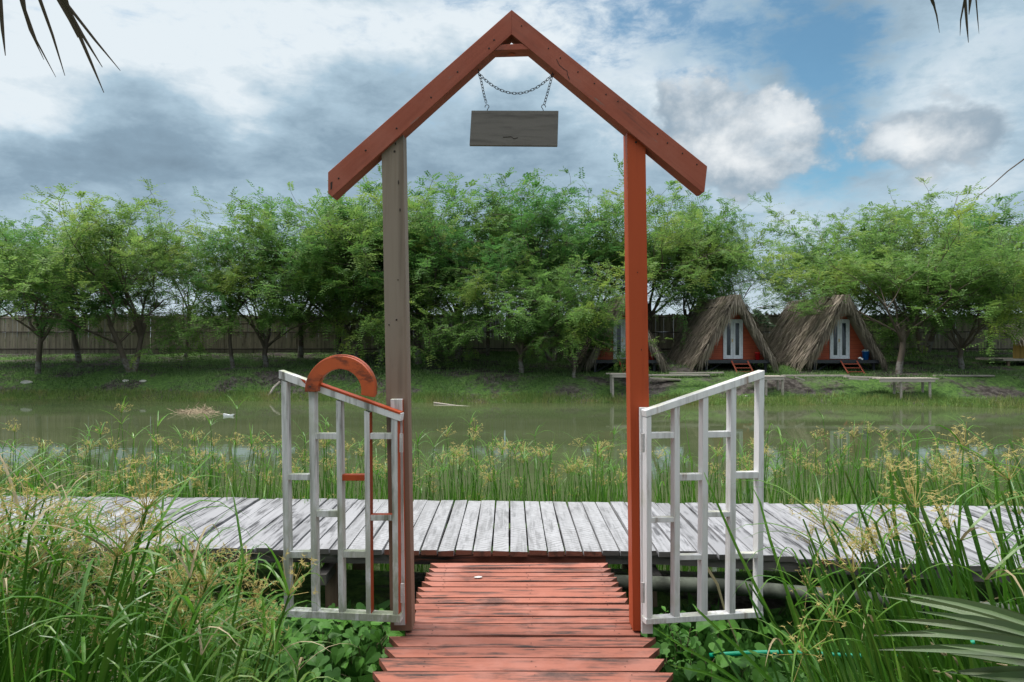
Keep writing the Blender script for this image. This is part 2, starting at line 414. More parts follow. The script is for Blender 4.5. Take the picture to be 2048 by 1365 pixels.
t.put(b.inputs['Base Color'], t.mix(gf, mud_c, grass_c)); b.inputs['Roughness'].default_value = .95
b.inputs['Specular IOR Level'].default_value = .1
bump(t, b, t.noise(co, 14, 6, .7), .8, .06)
tag(mb.build('ground', m, smooth=True), kind='structure')

m, t, b = mat('murky green river water')
co = objc(t)
c = t.mix(t.ramp(t.noise(t.mapping(co, (.25, .6, 1)), 1.0, 4, .6), .35, .7), (.062, .080, .036), (.080, .098, .047))
t.put(b.inputs['Base Color'], c)
b.inputs['Roughness'].default_value = .012; b.inputs['IOR'].default_value = 1.33
hh = t.math('ADD', t.noise(t.mapping(co, (1.2, 3.5, 1)), 2.2, 3, .5), t.math('MULTIPLY', t.noise(t.mapping(co, (.3, .8, 1)), 1.0, 2, .5), 1.2))
bump(t, b, hh, .035, .02)
mb = MB(); W = 1200
mb.add([(-W, -30, 0), (W, -30, 0), (W, 40, 0), (-W, 40, 0)], [(0, 1, 2, 3)])
# keep the sheet within the river so that the land on either side is dry
mb.v = [(-W, 5, 0), (W, 5, 0), (W, 27, 0), (-W, 27, 0)]
tag(mb.build('water', m), kind='structure')

# ------------------------------------------------------------------ gateway
GD = 3.58
base = P(1024, 1262, GD)
gate = empty('gateway', base, 'timber gateway with pitched red top and two open white lattice gates', 'gateway')
Y = Vector((0, 1, 0))
# left post (bare) and right post (red): tops cut to the slope of the rafters
mb = MB()
mb.prism([P(763, 300.5, GD), P(806, 262, GD), P(824, 1262, GD), P(781, 1262, GD)], Y * .12, 0, None)
def dot(mb, px, py, D, r=.006, m=1, sq=1.0):
    c = P(px, py, D); n = 8
    mb.prism([c + Vector((math.cos(a) * r, 0, math.sin(a) * r * sq)) for a in [2 * math.pi * k / n for k in range(n)]], Y * .006, m)
for (x, y, r, s) in ((789, 303, .006, 1), (791, 288, .003, 2.5), (793, 640, .005, 1), (778, 650, .004, 1), (797, 365, .003, 4), (800, 420, .003, 3), (796, 560, .0025, 2)):
    dot(mb, x, y, GD - .003, r, 1, s)
mb.build('post', [M['bare'], M['nail']], gate, bevel=.004, label='bare grey brown unpainted post')
mb = MB()
mb.prism([P(1254, 259, GD), P(1291, 290, GD), P(1304, 1262, GD), P(1266, 1262, GD)], Y * .12, 0)
for (x, y, r, s) in ((1272, 285, .006, 1), (1275, 545, .003, 1), (1283, 700, .002, 2), (1286, 905, .003, 1)): dot(mb, x, y, GD - .003, r, 1, s)
mb.build('post', [M['red_paint'], M['nail']], gate, bevel=.004, label='bright red painted post')
RD = GD - .025
mb = MB()
mb.prism([P(1023.2, 20, RD), P(656, 345, RD), P(656, 387, RD), P(664, 394, RD), P(1023.2, 69, RD)], Y * .105)
for x, y in ((978, 97), (915, 144), (862, 195), (793, 257), (731, 301), (677, 357), (988, 80)): dot(mb, x, y, RD - .003, .005)
mb.add([P(661, 366, RD - .002), P(665, 363, RD - .002), P(664, 378, RD - .002), P(661, 380, RD - .002)], [(0, 1, 2, 3)], 1)
mb.build('rafter', [M['rafter_l'], M['nail']], gate, bevel=.004)
mb = MB()
mb.prism([P(1023.2, 20, RD), P(1023.2, 69, RD), P(1404, 385, RD), P(1409, 384, RD), P(1414.5, 333, RD)], Y * .105)
for x, y in ((1043, 52), (1121, 116), (1156, 144), (1189, 167), (1236, 203), (1315, 268), (1335, 286), (1365, 307), (1394, 329), (1212, 189), (1097, 97)): dot(mb, x, y, RD - .003, .004)
crack = [(1113, 119), (1119, 131), (1128, 139), (1134, 142), (1135, 150), (1139, 160)]
for (a, b_) in zip(crack, crack[1:]):
    p, q = P(*a, RD - .0015), P(*b_, RD - .0015); wv = Vector((.0013, 0, .0008))
    mb.add([p - wv, q - wv, q + wv, p + wv], [(0, 1, 2, 3)], 1)
mb.build('rafter', [M['rafter_r'], M['nail']], gate, bevel=.004)
mb = MB()
mb.prism([P(986, 101.5, RD + .004), P(1000, 89.5, RD + .004), P(1046, 87.5, RD + .004), P(1061, 99.5, RD + .004)], Y * .092)
c = P(1024, 101, RD + .004)
mb.add([c + Vector((math.cos(a) * .018, .05 + math.sin(a) * .018, -.003)) for a in [2 * math.pi * k / 10 for k in range(10)]], [tuple(range(10))], 1)
mb.build('collar_brace', [M['rafter_l'], M['red_paint']], gate, bevel=.003)
# mounting boards on the posts, which carry the hinges
mb = MB()
mb.prism([P(781, 799, 3.545), P(805, 799, 3.545), P(811, 1251, 3.545), P(788, 1251, 3.545)], Y * .034, 0, {1: 1})
mb.build('mounting_board', [M['white'], M['red_paint']], gate, bevel=.002)
mb = MB()
mb.prism([P(1280, 816, 3.545), P(1300, 816, 3.545), P(1306, 1268, 3.545), P(1284, 1268, 3.545)], Y * .034, 0, {2: 1})
mb.build('mounting_board', [M['white_clean'], M['red_paint']], gate, bevel=.002)

class Leaf:
    """pixel -> point on the plane of a gate leaf, through hinge (px0, D0) and outer edge (px1, D1)"""
    def __init__(s, px0, D0, px1, D1):
        a, b = P(px0, HY, D0), P(px1, HY, D1)
        s.o = a; s.e = (b - a).normalized()
        s.n = Vector((-s.e.y, s.e.x, 0));
        if s.n.y < 0: s.n = -s.n
    def __call__(s, px, py, off=0.0):
        k = (px - HX) / F
        o = s.o + s.n * off
        u = (k * o.y - o.x) / (s.e.x - k * s.e.y)
        q = o + s.e * u
        return Vector((q.x, q.y, CZ - (py - HY) / F * q.y))
def seg(a, b, y, y0, y1): return a + (b - a) * (y - y0) / (y1 - y0)
TH = .05
# ---- left leaf
LL = Leaf(803, 3.495, 560, 3.585)
ups = [(562, 573, 568, 580), (617, 629, 623, 634), (671.5, 682, 677, 687), (728, 739, 732, 742), (783, 795, 786, 797)]
ytop_l = lambda x: seg(760, 848, x, 560, 800)
def upright(L, u, ytf, yb, mats, sm=None, name='upright', parent=None, off=0):
    xa, xb, xc, xd = u
    mb = MB()
    mb.prism([L(xa, ytf(xa), off), L(xb, ytf(xb), off), L(xd, yb, off), L(xc, yb, off)], L.n * (TH - .004), 0, sm)
    return mb.build(name, mats, parent, bevel=.002)
mb = MB()      # the stile on the hinge side, top and bottom rails make the frame
u = ups[4]
mb.prism([LL(783, 836), LL(795, 840), LL(797, 1232), LL(786, 1232)], LL.n * TH, 0, {1: 1})
mb.prism([LL(557.5, 741, -.004), LL(802, 828, -.004), LL(800, 843, -.004), LL(557.5, 757, -.004)], LL.n * (TH + .006), 0, {0: 2})
mb.prism([LL(568, 1221.5, -.003), LL(800, 1231, -.003), LL(800, 1246, -.003), LL(568, 1234, -.003)], LL.n * (TH + .004), 0)
mb.prism([LL(634, 766.2, -.006), LL(800, 825.3, -.006), LL(800, 829.6, -.006), LL(634, 770.6, -.006)], LL.n * (TH + .004), 1)
mb.prism([LL(600, 757.5, -.006), LL(611, 761.5, -.006), LL(611, 769, -.006), LL(604, 762, -.006)], LL.n * .002, 1)
leafL = mb.build('gate_leaf', [M['white'], M['red_paint'], M['white']], gate, bevel=.002, label='left gate leaf, grey and mossy, with red paint traces and a half ring on its top rail')
for i in range(4):
    upright(LL, ups[i], ytop_l, 1223 + i * 2.4, [M['white'], M['red_paint']], {1: 1} if i == 3 else None, parent=leafL)
def rung(L, xa, xb, y0, y1, mats, parent, sm=None, slope=0.0, off=.004):
    mb = MB()
    mb.prism([L(xa, y0, off), L(xb, y0 + slope, off), L(xb, y1 + slope, off), L(xa, y1, off)], L.n * (TH - .012), 0, sm)
    return mb.build('rung', mats, parent, bevel=.002)
W2 = [M['white'], M['red_paint']]
def xr(i, y): return seg(ups[i][1], ups[i][3], y, 760, 1230)
def xl(i, y): return seg(ups[i][0], ups[i][2], y, 760, 1230)
for (i, y0, y1, red) in ((0, 949, 961, 0), (1, 867, 879, 0), (3, 867, 879, 0), (2, 950, 962, 2), (1, 1022, 1035, 0), (3, 1030, 1042, 1), (0, 1104, 1117, 0), (2, 1103, 1116, 0)):
    mats = [M['red_paint'], M['red_paint']] if red == 2 else W2
    rung(LL, xr(i, y0) - 1, xl(i + 1, y0) + 1, y0, y1, mats, leafL, {0: 1} if red == 1 else None)
# half ring ornament fixed across the top rail
mb = MB()
def half_ring(L, cx, cy, ro, ri, a0, a1, off, th, m):
    n = 28; out = []; inn = []
    for k in range(n + 1):
        a = R(a0 + (a1 - a0) * k / n)
        out.append((cx + ro * math.cos(a), cy - ro * math.sin(a))); inn.append((cx + ri * math.cos(a), cy - ri * math.sin(a)))
    fo = [L(x, y, off) for x, y in out]; fi = [L(x, y, off) for x, y in inn]
    bo = [p + L.n * th for p in fo]; bi = [p + L.n * th for p in fi]
    vs = fo + fi + bo + bi; q = n + 1; fs = []
    for k in range(n):
        fs += [[k, k + 1, q + k + 1, q + k], [2 * q + k + 1, 2 * q + k, 3 * q + k, 3 * q + k + 1], [k + 1, k, 2 * q + k, 2 * q + k + 1], [q + k, q + k + 1, 3 * q + k + 1, 3 * q + k]]
    fs += [[0, q, 3 * q, 2 * q], [n, 2 * q + n, 3 * q + n, q + n]]
    mb.add(vs, fs, m)
half_ring(LL, 679, 782, 69.5, 43.5, -11, 182, -.040, .032, 0)
half_ring(LL, 682, 779, 69.5, 43.5, -10, 170, TH + .004, .030, 0)
dot(mb, 620, 774, 3.50, .005)
mb.build('half_ring', [M['orange'], M['nail']], leafL, bevel=.0025, label='orange brown wooden half ring')
def hinge(L, px, y0, y1, parent):
    mb = MB()
    mb.prism([L(px - 3, y0, -.004), L(px + 3.5, y0, -.004), L(px + 3.5, y1, -.004), L(px - 3, y1, -.004)], L.n * .01)
    mb.tube([L(px, y0, -.006), L(px, y1, -.006)], .0045, 8)
    for k in range(1, 5):
        y = y0 + (y1 - y0) * k / 5
        mb.tube([L(px, y, -.006), L(px, y + 1.2, -.006)], .0056, 8)
    mb.build('hinge', M['hinge'], parent)
hinge(LL, 802, 868, 905, leafL); hinge(LL, 804, 1168, 1206, leafL)
# ---- right leaf
RL = Leaf(1286, 3.495, 1529, 3.69)
upr = [(1349.5, 1360, 1349, 1360), (1406.5, 1417, 1403, 1415.5), (1462.5, 1473, 1459, 1471), (1519, 1529, 1515, 1526)]
mb = MB()
mb.prism([RL(1293, 836), RL(1303, 832), RL(1303.5, 1240), RL(1293.5, 1241)], RL.n * TH, 0)
mb.prism([RL(1291, 822, -.004), RL(1529.5, 741, -.004), RL(1529.5, 756, -.004), RL(1293, 835, -.004)], RL.n * (TH + .006), 0)
mb.prism([RL(1292, 1239, -.003), RL(1527, 1224, -.003), RL(1527, 1235.5, -.003), RL(1292, 1250, -.003)], RL.n * (TH + .004), 0)
leafR = mb.build('gate_leaf', [M['white_clean']], gate, bevel=.002, label='right gate leaf, cleaner white, without an ornament')
ytop_r = lambda x: seg(830, 751, x, 1293, 1529)
for i in range(4):
    upright(RL, upr[i], ytop_r, 1238 - i * 3.6, [M['white_clean']], parent=leafR)
allr = [(1293, 1303, 1293.5, 1303.5)] + upr
def rr(i, y): return seg(allr[i][1], allr[i][3], y, 780, 1235)
def rl(i, y): return seg(allr[i][0], allr[i][2], y, 780, 1235)
for (i, y0, y1) in ((0, 866, 878), (2, 864, 876), (1, 949, 962), (3, 945, 958), (0, 1036, 1046), (2, 1025, 1035), (1, 1111, 1121), (3, 1108, 1118)):
    rung(RL, rr(i, y0) - 1, rl(i + 1, y0) + 1, y0, y1, [M['white_clean']], leafR, slope=-.8)
hinge(RL, 1286, 868, 905, leafR); hinge(RL, 1286, 1166, 1206, leafR)

# ------------------------------------------------------------------ hanging sign
SD = 3.60
sgn = empty('hanging_sign', P(1029, 292, SD), 'blank grey wooden board hanging on chains from the rafters of the gateway', 'sign')
mb = MB()
mb.prism([P(943, 221.5, SD), P(1117, 222, SD), P(1115, 292.5, SD), P(939, 291, SD)], Y * .022)
for pts in ([(1006, 275), (1022, 274), (1028, 278), (1036, 276)], [(944, 240), (990, 238), (1060, 243), (1112, 240)]):
    for (a, b_) in zip(pts, pts[1:]):
        if pts[0][0] == 944: continue
        p, q = P(*a, SD - .001), P(*b_, SD - .001); wv = Vector((0, 0, .0022))
        mb.add([p - wv, q - wv, q + wv, p + wv], [(0, 1, 2, 3)], 1)
mb.build('board', [M['sign'], M['nail']], sgn, bevel=.0015)
def link_mesh(mb, c, d, flip, L=.021, Wd=.012, r=.0016):
    d = d.normalized(); side = Vector((0, 1, 0)).cross(d).normalized()
    if flip: side = (side + Vector((0, 1, 0)) * .9).normalized() if flip == 1 else (side - Vector((0, 1, 0)) * .9).normalized()
    pts = []
    n = 10
    for k in range(n + 1):
        a = 2 * math.pi * k / n
        x, y = math.cos(a), math.sin(a)
        lx = (L / 2 - Wd / 2) * (1 if x > 0.01 else -1 if x < -.01 else 0) + x * Wd / 2
        pts.append(c + d * lx + side * y * Wd / 2)
    mb.tube(pts, r, 5, 0, False)
def chain(pts2d, D=SD + .012, name='chain', parent=sgn):
    pts = [P(x, y, D) for x, y in pts2d]
    mb = MB(); step = .0165
    acc = 0; i = 0; k = 0
    total = sum((q - p).length for p, q in zip(pts, pts[1:]))
    s = step / 2
    while s < total:
        d = s; j = 0
        while d > (pts[j + 1] - pts[j]).length: d -= (pts[j + 1] - pts[j]).length; j += 1
        dr = (pts[j + 1] - pts[j])
        link_mesh(mb, pts[j] + dr.normalized() * d, dr, 1 if k % 2 else 2)
        s += step; k += 1
    return mb.build(name, M['chain'], parent)
chain([(957, 146), (962, 160), (968, 190), (973, 208)])
chain([(1105, 149), (1101, 165), (1094, 190), (1089, 208)])
cat = []
for k in range(21):
    u = k / 20; x = 957 + 148 * u
    cat.append((x, 147 + 3 * u + (1 - (2 * u - 1) ** 2) * 39))
chain(cat)
for hx, s in ((974, 1), (1087, -1)):
    mb = MB(); c = P(hx, 214, SD + .012); pts = []
    for k in range(11):
        a = R(200 - k * 26) if s > 0 else R(-20 + k * 26)
        pts.append(c + Vector((math.cos(a) * .0105, 0, math.sin(a) * .0105)))
    pts.append(P(hx, 222.5, SD + .012))
    mb.tube(pts, .002, 6); mb.build('hook', M['chain'], sgn)
for hx, hy in ((957, 144), (1105, 147)):
    mb = MB(); c = P(hx, hy, SD + .012)
    mb.tube([c + Vector((0, 0, .02)), c, c + Vector((.004, 0, -.006)), c + Vector((-.003, 0, -.009))], .002, 6)
    mb.build('hook', M['chain'], sgn)

# ------------------------------------------------------------------ red ramp
def rz(D):
    return .74 + (D - 4.4) * .1125
def Dof(y):
    lo, hi = 1.0, 8.0
    for _ in range(40):
        mid = (lo + hi) / 2
        if HY + F * (CZ - rz(mid)) / mid > y: lo = mid
        else: hi = mid
    return lo
ramp = empty('ramp', (0, 3.4, rz(3.4)), 'salmon red painted plank ramp with pointed board ends, leading through the gateway', 'ramp')
mb = MB()
yb = [1125.5, 1136, 1145, 1153.5, 1163, 1173.5, 1184, 1196, 1207.5, 1220, 1232.5, 1246.5, 1258.5, 1272.5, 1294, 1316, 1343, 1372, 1405, 1440, 1480, 1530, 1585, 1650, 1730, 1830, 1950, 2100, 2300]
rnd = random.Random(3)
endpx = [(862, 1216), (857, 1222), (853, 1227), (849, 1232), (843, 1237), (837, 1243), (833, 1251), (832, 1256), (832, 1260), (832, 1263), (830, 1264), (826, 1264), (808, 1280), (780, 1309), (767, 1319), (757, 1330), (745, 1344)]
for i in range(len(yb) - 1):
    Df, Dn = Dof(yb[i]), Dof(yb[i + 1])
    if i < len(endpx): pl, pr = endpx[i]
    else: pl, pr = 1024 - .78 / Df * F, 1024 + .86 / Df * F
    xl_, xr_ = (pl - HX) / F * Df + rnd.uniform(-.006, .006), (pr - HX) / F * Df + rnd.uniform(-.006, .006)
    mit = .035 if i < 7 else (.012 if i < 12 else .065)
    if i >= 13: mit = rnd.uniform(.06, .085)
    elif i >= 7: mit = rnd.uniform(.0, .03)
    else: mit = rnd.uniform(.04, .06)
    g = .0012; th = .03
    a1, a2 = rnd.choice(((0, .009), (.008, 0), (.001, .002), (0, .005), (.005, 0)))
    b1, b2 = rnd.uniform(0, .002), rnd.uniform(0, .002)
    tl = rnd.uniform(-.001, .0025)
    ml = mit * rnd.uniform(.7, 1.3) if i not in (8, 9, 10, 11) else .0
    zf, zn = rz(Df), rz(Dn)
    # far edge sits a touch lower, near lip a touch higher, as the boards are nailed unevenly
    top = [Vector((xl_, Df - g - a1, zf - .001)), Vector((xr_, Df - g - a2, zf - .002)),
           Vector((xr_ - mit, Dn + g + b2, zn + .001 + tl)), Vector((xl_ + ml, Dn + g + b1, zn + .001 + tl * .4))]
    bot = [p - Vector((0, 0, th)) for p in top]
    # subdivide along the board so it can warp slightly
    nseg = 10; vs = []; sw = rnd.uniform(-.004, .004)
    for k in range(nseg + 1):
        u = k / nseg
        wz = math.sin(u * math.pi) * sw + rnd.uniform(-.0006, .0006)
        f1 = top[0].lerp(top[1], u); n1_ = top[3].lerp(top[2], u)
        jy = rnd.uniform(-.0012, .0012)
        f1.z += wz; n1_.z += wz; f1.y += jy; n1_.y += jy
        vs += [f1, n1_, n1_ - Vector((0, 0, th)), f1 - Vector((0, 0, th))]
    fs = []; mm = []
    for k in range(nseg):
        a = 4 * k; b_ = a + 4
        fs += [[a, a + 1, b_ + 1, b_], [a + 1, a + 2, b_ + 2, b_ + 1], [a + 2, a + 3, b_ + 3, b_ + 2], [a + 3, a, b_, b_ + 3]]; mm += [0, 0, 0, 0]
    fs += [[0, 3, 2, 1], [4 * nseg, 4 * nseg + 1, 4 * nseg + 2, 4 * nseg + 3]]; mm += [1, 1]
    mb.add(vs, fs, mm)
for i in range(len(yb) - 6):
    for x in (-.42, .10, .55):
        for q in (.3, .7):
            if rnd.random() < .25: continue
            D = Dof(yb[i]) + (Dof(yb[i + 1]) - Dof(yb[i])) * q; c = Vector((x + rnd.uniform(-.015, .015), D, rz(D) + .004 - .002 * q))
            mb.add([c + Vector((math.cos(a) * .0035, math.sin(a) * .0035, 0)) for a in [2 * math.pi * k / 7 for k in range(7)]], [tuple(range(7))], 2)
mb.build('deck_boards', [M['ramp'], M['ramp_end'], M['nail']], ramp)
for x in (-.42, .1, .55):
    mb = MB(); a = Vector((x, 4.38, rz(4.38) - .085)); b_ = Vector((x, .7, rz(.7) - .085))
    mb.prism([a + Vector((-.03, 0, -.05)), a + Vector((.03, 0, -.05)), a + Vector((.03, 0, .045)), a + Vector((-.03, 0, .045))], b_ - a)
    mb.build('bearer', M['deck_edge'], ramp)
mb = MB(); p = P(958, 1157, Dof(1157)); rnd = random.Random(9)
for k in range(7):
    c = p + Vector((rnd.uniform(-.02, .02), rnd.uniform(-.006, .006), .008))
    mb.box(c, (.022, .01, .004), 0, Matrix.Rotation(rnd.uniform(-.6, .6), 3, 'Z') @ Matrix.Rotation(rnd.uniform(-.3, .3), 3, 'X'))
tag(mb.loose('leaf_scrap', plain('white scrap', (.75, .75, .72), .8), p + Vector((0, 0, .008))), 'small white torn scrap lying on the red ramp boards', 'litter')

# ------------------------------------------------------------------ boardwalk
BZ = .80
def Yn(x):
    if x < .9: return 4.5 - (.02 * x if x < 0 else 0)
    return 4.5 - (x - .9) * .165 if x < 3.2 else 4.12 - (x - 3.2) * .06
def Yf(x): return 5.84 - .045 * x
bw = empty('boardwalk', (0, 5.15, 0), 'silver grey plank boardwalk running sideways behind the gateway, above the reeds', 'boardwalk')
mb = MB(); rnd = random.Random(11); x = -9.5
while x < 10.5:
    wd = rnd.uniform(.112, .128); g = rnd.uniform(.009, .017)
    x1 = x + wd - g; sk = rnd.uniform(-.008, .008)
    zt = BZ + rnd.uniform(-.004, .004); zc = rnd.uniform(-.004, .004)
    n0 = Yn(x) + rnd.uniform(-.022, .012); n1_ = n0 + rnd.uniform(-.006, .006); f0 = Yf(x) + rnd.uniform(-.015, .015)
    vs = []; ns = 6; w0 = rnd.uniform(-.004, .004)
    for k in range(ns + 1):
        u = k / ns; bend = math.sin(u * math.pi) * w0
        ya = n0 + (f0 - n0) * u; yb_ = n1_ + (f0 - n1_) * u
        zz = zt + rnd.uniform(-.001, .001)
        if u == 0: zz -= .004
        vs += [(x + sk * u + bend, ya, zz), (x1 + sk * u + bend, yb_, zz + zc), (x1 + sk * u + bend, yb_, zz - .034), (x + sk * u + bend, ya, zz - .034)]
    fs = []; mm = []
    for k in range(ns):
        a = 4 * k; b_ = a + 4
        fs += [[a, a + 1, b_ + 1, b_], [a + 1, a + 2, b_ + 2, b_ + 1], [a + 2, a + 3, b_ + 3, b_ + 2], [a + 3, a, b_, b_ + 3]]; mm += [0, 0, 0, 0]
    red = -.85 < x < .5
    fs += [[0, 3, 2, 1], [4 * ns, 4 * ns + 1, 4 * ns + 2, 4 * ns + 3]]; mm += [2 if red else 1, 1]
    mb.add(vs, fs, mm); x += wd
mb.build('deck', [M['deck'], M['deck_edge'], M['ramp_end']], bw)
def beam_run(xa, xb, yfun, z0, z1, th, mats, n=1):
    mb = MB(); vs = []; k = 0; ns = max(2, int((xb - xa) / .3)); r_ = random.Random(int(xa * 10) + 5)
    for k in range(ns + 1):
        xx = xa + (xb - xa) * k / ns; y = yfun(xx); dz_ = r_.uniform(-.004, .004)
        vs += [(xx, y, z0 + dz_), (xx, y, z1), (xx, y + th, z1), (xx, y + th, z0 + dz_)]
    fs = []
    for k in range(ns):
        a = 4 * k; b_ = a + 4
        fs += [[a, b_, b_ + 1, a + 1], [a + 1, b_ + 1, b_ + 2, a + 2], [a + 2, b_ + 2, b_ + 3, a + 3], [a + 3, b_ + 3, b_, a]]
    fs += [[0, 1, 2, 3], [4 * ns + 3, 4 * ns + 2, 4 * ns + 1, 4 * ns]]
    mb.add(vs, fs); return mb.build('edge_beam', mats, bw)
beam_run(-9.4, -.78, lambda x: Yn(x) + .03, BZ - .105, BZ - .04, .045, M['deck_edge'])
beam_run(.62, 10.3, lambda x: Yn(x) + .03, BZ - .105, BZ - .04, .045, M['deck_edge'])
M['red_beam'] = wood('dark red beam, paint worn', (.20, .06, .038), (.045, .022, .018), grain=(2, 30, 30), var=.1, grain_amt=1, stain=(.02, .016, .015), stain_lo=.48, stain_hi=.6, bump_s=.6)
beam_run(-.78, .62, lambda x: Yn(x) + .022, BZ - .112, BZ - .04, .05, M['red_beam'])
beam_run(-9.4, 10.3, lambda x: 5.72, BZ - .16, BZ - .045, .06, M['deck_edge'])
beam_run(-9.4, 10.3, lambda x: 5.1, BZ - .16, BZ - .045, .06, M['deck_edge'])
for x in (-7.1, -5.0, -3.2, -1.26, .95, 2.6, 4.4, 6.4, 8.5):
    for yy in (Yn(x) + .26, 5.6):
        mb = MB(); mb.tube([(x, yy, -.6), (x + .01, yy, .2), (x, yy, BZ - .17)], [.062, .058, .052], 12)
        mb.build('post', M['log'], bw, smooth=True)
    mb = MB(); mb.box((x, 5.1, BZ - .2), (.07, 1.2, .07)); mb.build('cross_beam', M['deck_edge'], bw)
mb = MB(); yy = 4.4
mb.tube([(.62, yy + .06, .60), (1.3, yy, .60), (2.0, yy - .16, .59), (3.2, 3.98, .57), (7, 3.8, .56)], .047, 14)
tag(mb.loose('pipe', plain('grey green drain pipe', (.07, .078, .062), .8, nz=.5, sc=7, spec=.1), (2.5, yy, .58), smooth=True), 'fat grey pipe running below the right part of the boardwalk', 'pipe')
mb = MB(); pts = []
for k in range(40):
    x = 1.1 + k * .1
    pts.append((x, 3.80 - .05 * math.sin(k * .25), .435 + .022 * math.sin(k * .45) + (x - 1.3) * .035))
mb.tube(pts, .014, 8)
tag(mb.loose('garden_hose', plain('green hose', (.0, .22, .12), .35, nz=.1), (3, 3.95, .45), smooth=True), 'bright green garden hose lying among the plants right of the gateway', 'hose')

# ------------------------------------------------------------------ far bank: fence
def fence():
    D0 = 34.0
    f = empty('bamboo_fence', (0, D0, 1.5), 'long brown woven bamboo fence behind the trees on the far bank', 'fence')
    m = wood('aged bamboo matting', (.28, .235, .185), (.12, .095, .075), grain=(9, 9, .5), var=.3, grain_amt=.8, stain=(.05, .038, .032), stain_lo=.48, stain_hi=.75, bump_s=.2, rough=.85)
    rail = plain('dark bamboo rail', (.055, .043, .035), .8)
    rnd = random.Random(4); x = -33.0; i = 0
    while x < 33:
        mb = MB(); wpan = 3.0; hz = rnd.uniform(-.05, .06)
        xx = x
        while xx < x + wpan - .01:
            sw = rnd.uniform(.06, .1); zt = 3.34 + hz + rnd.uniform(-.07, .05) - (.02 * abs(xx) * .0)
            jb = rnd.uniform(-.012, .012)
            for (za, zb, oo) in ((1.36, 2.45 + rnd.uniform(-.01, .01), 0), (2.47, zt, .012)):
                if za > 2 and rnd.random() < .008: continue
                mb.add([(xx + .0008, D0 + jb + oo, za), (xx + sw - .001, D0 + jb + oo, za), (xx + sw - .001, D0 + jb + oo, zb), (xx + .0008, D0 + jb + oo, zb),
                        (xx + .0008, D0 + jb + oo + .015, za), (xx + sw - .001, D0 + jb + oo + .015, za), (xx + sw - .001, D0 + jb + oo + .015, zb), (xx + .0008, D0 + jb + oo + .015, zb)],
                       [(0, 1, 2, 3), (5, 4, 7, 6), (1, 5, 6, 2), (4, 0, 3, 7), (3, 2, 6, 7)])
            xx += sw
        mb.build('bamboo_panel', m, f)
        mb = MB(); mb.tube([(x + .05, D0 + .08, 1.3), (x + .05, D0 + .08, 3.3 + hz)], .05, 7); mb.build('post', rail, f)
        for z, r_ in ((1.62, .03), (2.46, .022), (3.2 + hz, .024)):
            mb = MB(); mb.tube([(x, D0 - .04, z), (x + 1.5, D0 - .05, z + rnd.uniform(-.02, .02)), (x + 3, D0 - .04, z)], r_, 6); mb.build('rail', rail, f)
        x += wpan; i += 1
fence()

# ------------------------------------------------------------------ huts
def mk_thatch():
    m, t, b = mat('dry palm thatch')
    r = island(t)
    c = t.mix(r, (.10, .082, .062), (.36, .305, .25))
    c = t.mix(t.math('MULTIPLY', t.ramp(t.noise(objc(t), 1.6, 4, .6), .42, .7), .45), c, (.16, .15, .09))
    t.put(b.inputs['Base Color'], c); b.inputs['Roughness'].default_value = .9; b.inputs['Specular IOR Level'].default_value = .15
    return m
M['thatch'] = mk_thatch()
def boards_extra(t, co, c):
    sp = t.node('ShaderNodeSeparateXYZ'); t.put(sp.inputs[0], co)
    fr = t.math('FRACT', t.math('DIVIDE', sp.outputs[2], .15))
    return t.mix(t.math('SUBTRACT', 1.0, t.ramp(fr, .0, .1)), c, (.05, .012, .008))
M['hut_wall'] = wood('red brown lap boards', (.30, .060, .024), (.19, .035, .016), grain=(2, 10, 14), var=0, grain_amt=.7, bump_s=.2, extra=boards_extra, rough=.6)
M['door_white'] = plain('white door paint', (.55, .57, .6), .5, nz=.1)
M['glass'] = plain('dark glass', (.012, .02, .028), .08, nz=.3, sc=3)
M['black_wood'] = plain('black painted timber', (.018, .02, .026), .6, nz=.3)
M['ladder'] = wood('red ladder paint', (.30, .07, .04), (.2, .05, .03), var=.1)
M['brass'] = plain('brass', (.45, .30, .12), .35, .9)
HZ0, HZF = .86, 1.34      # ground, floor
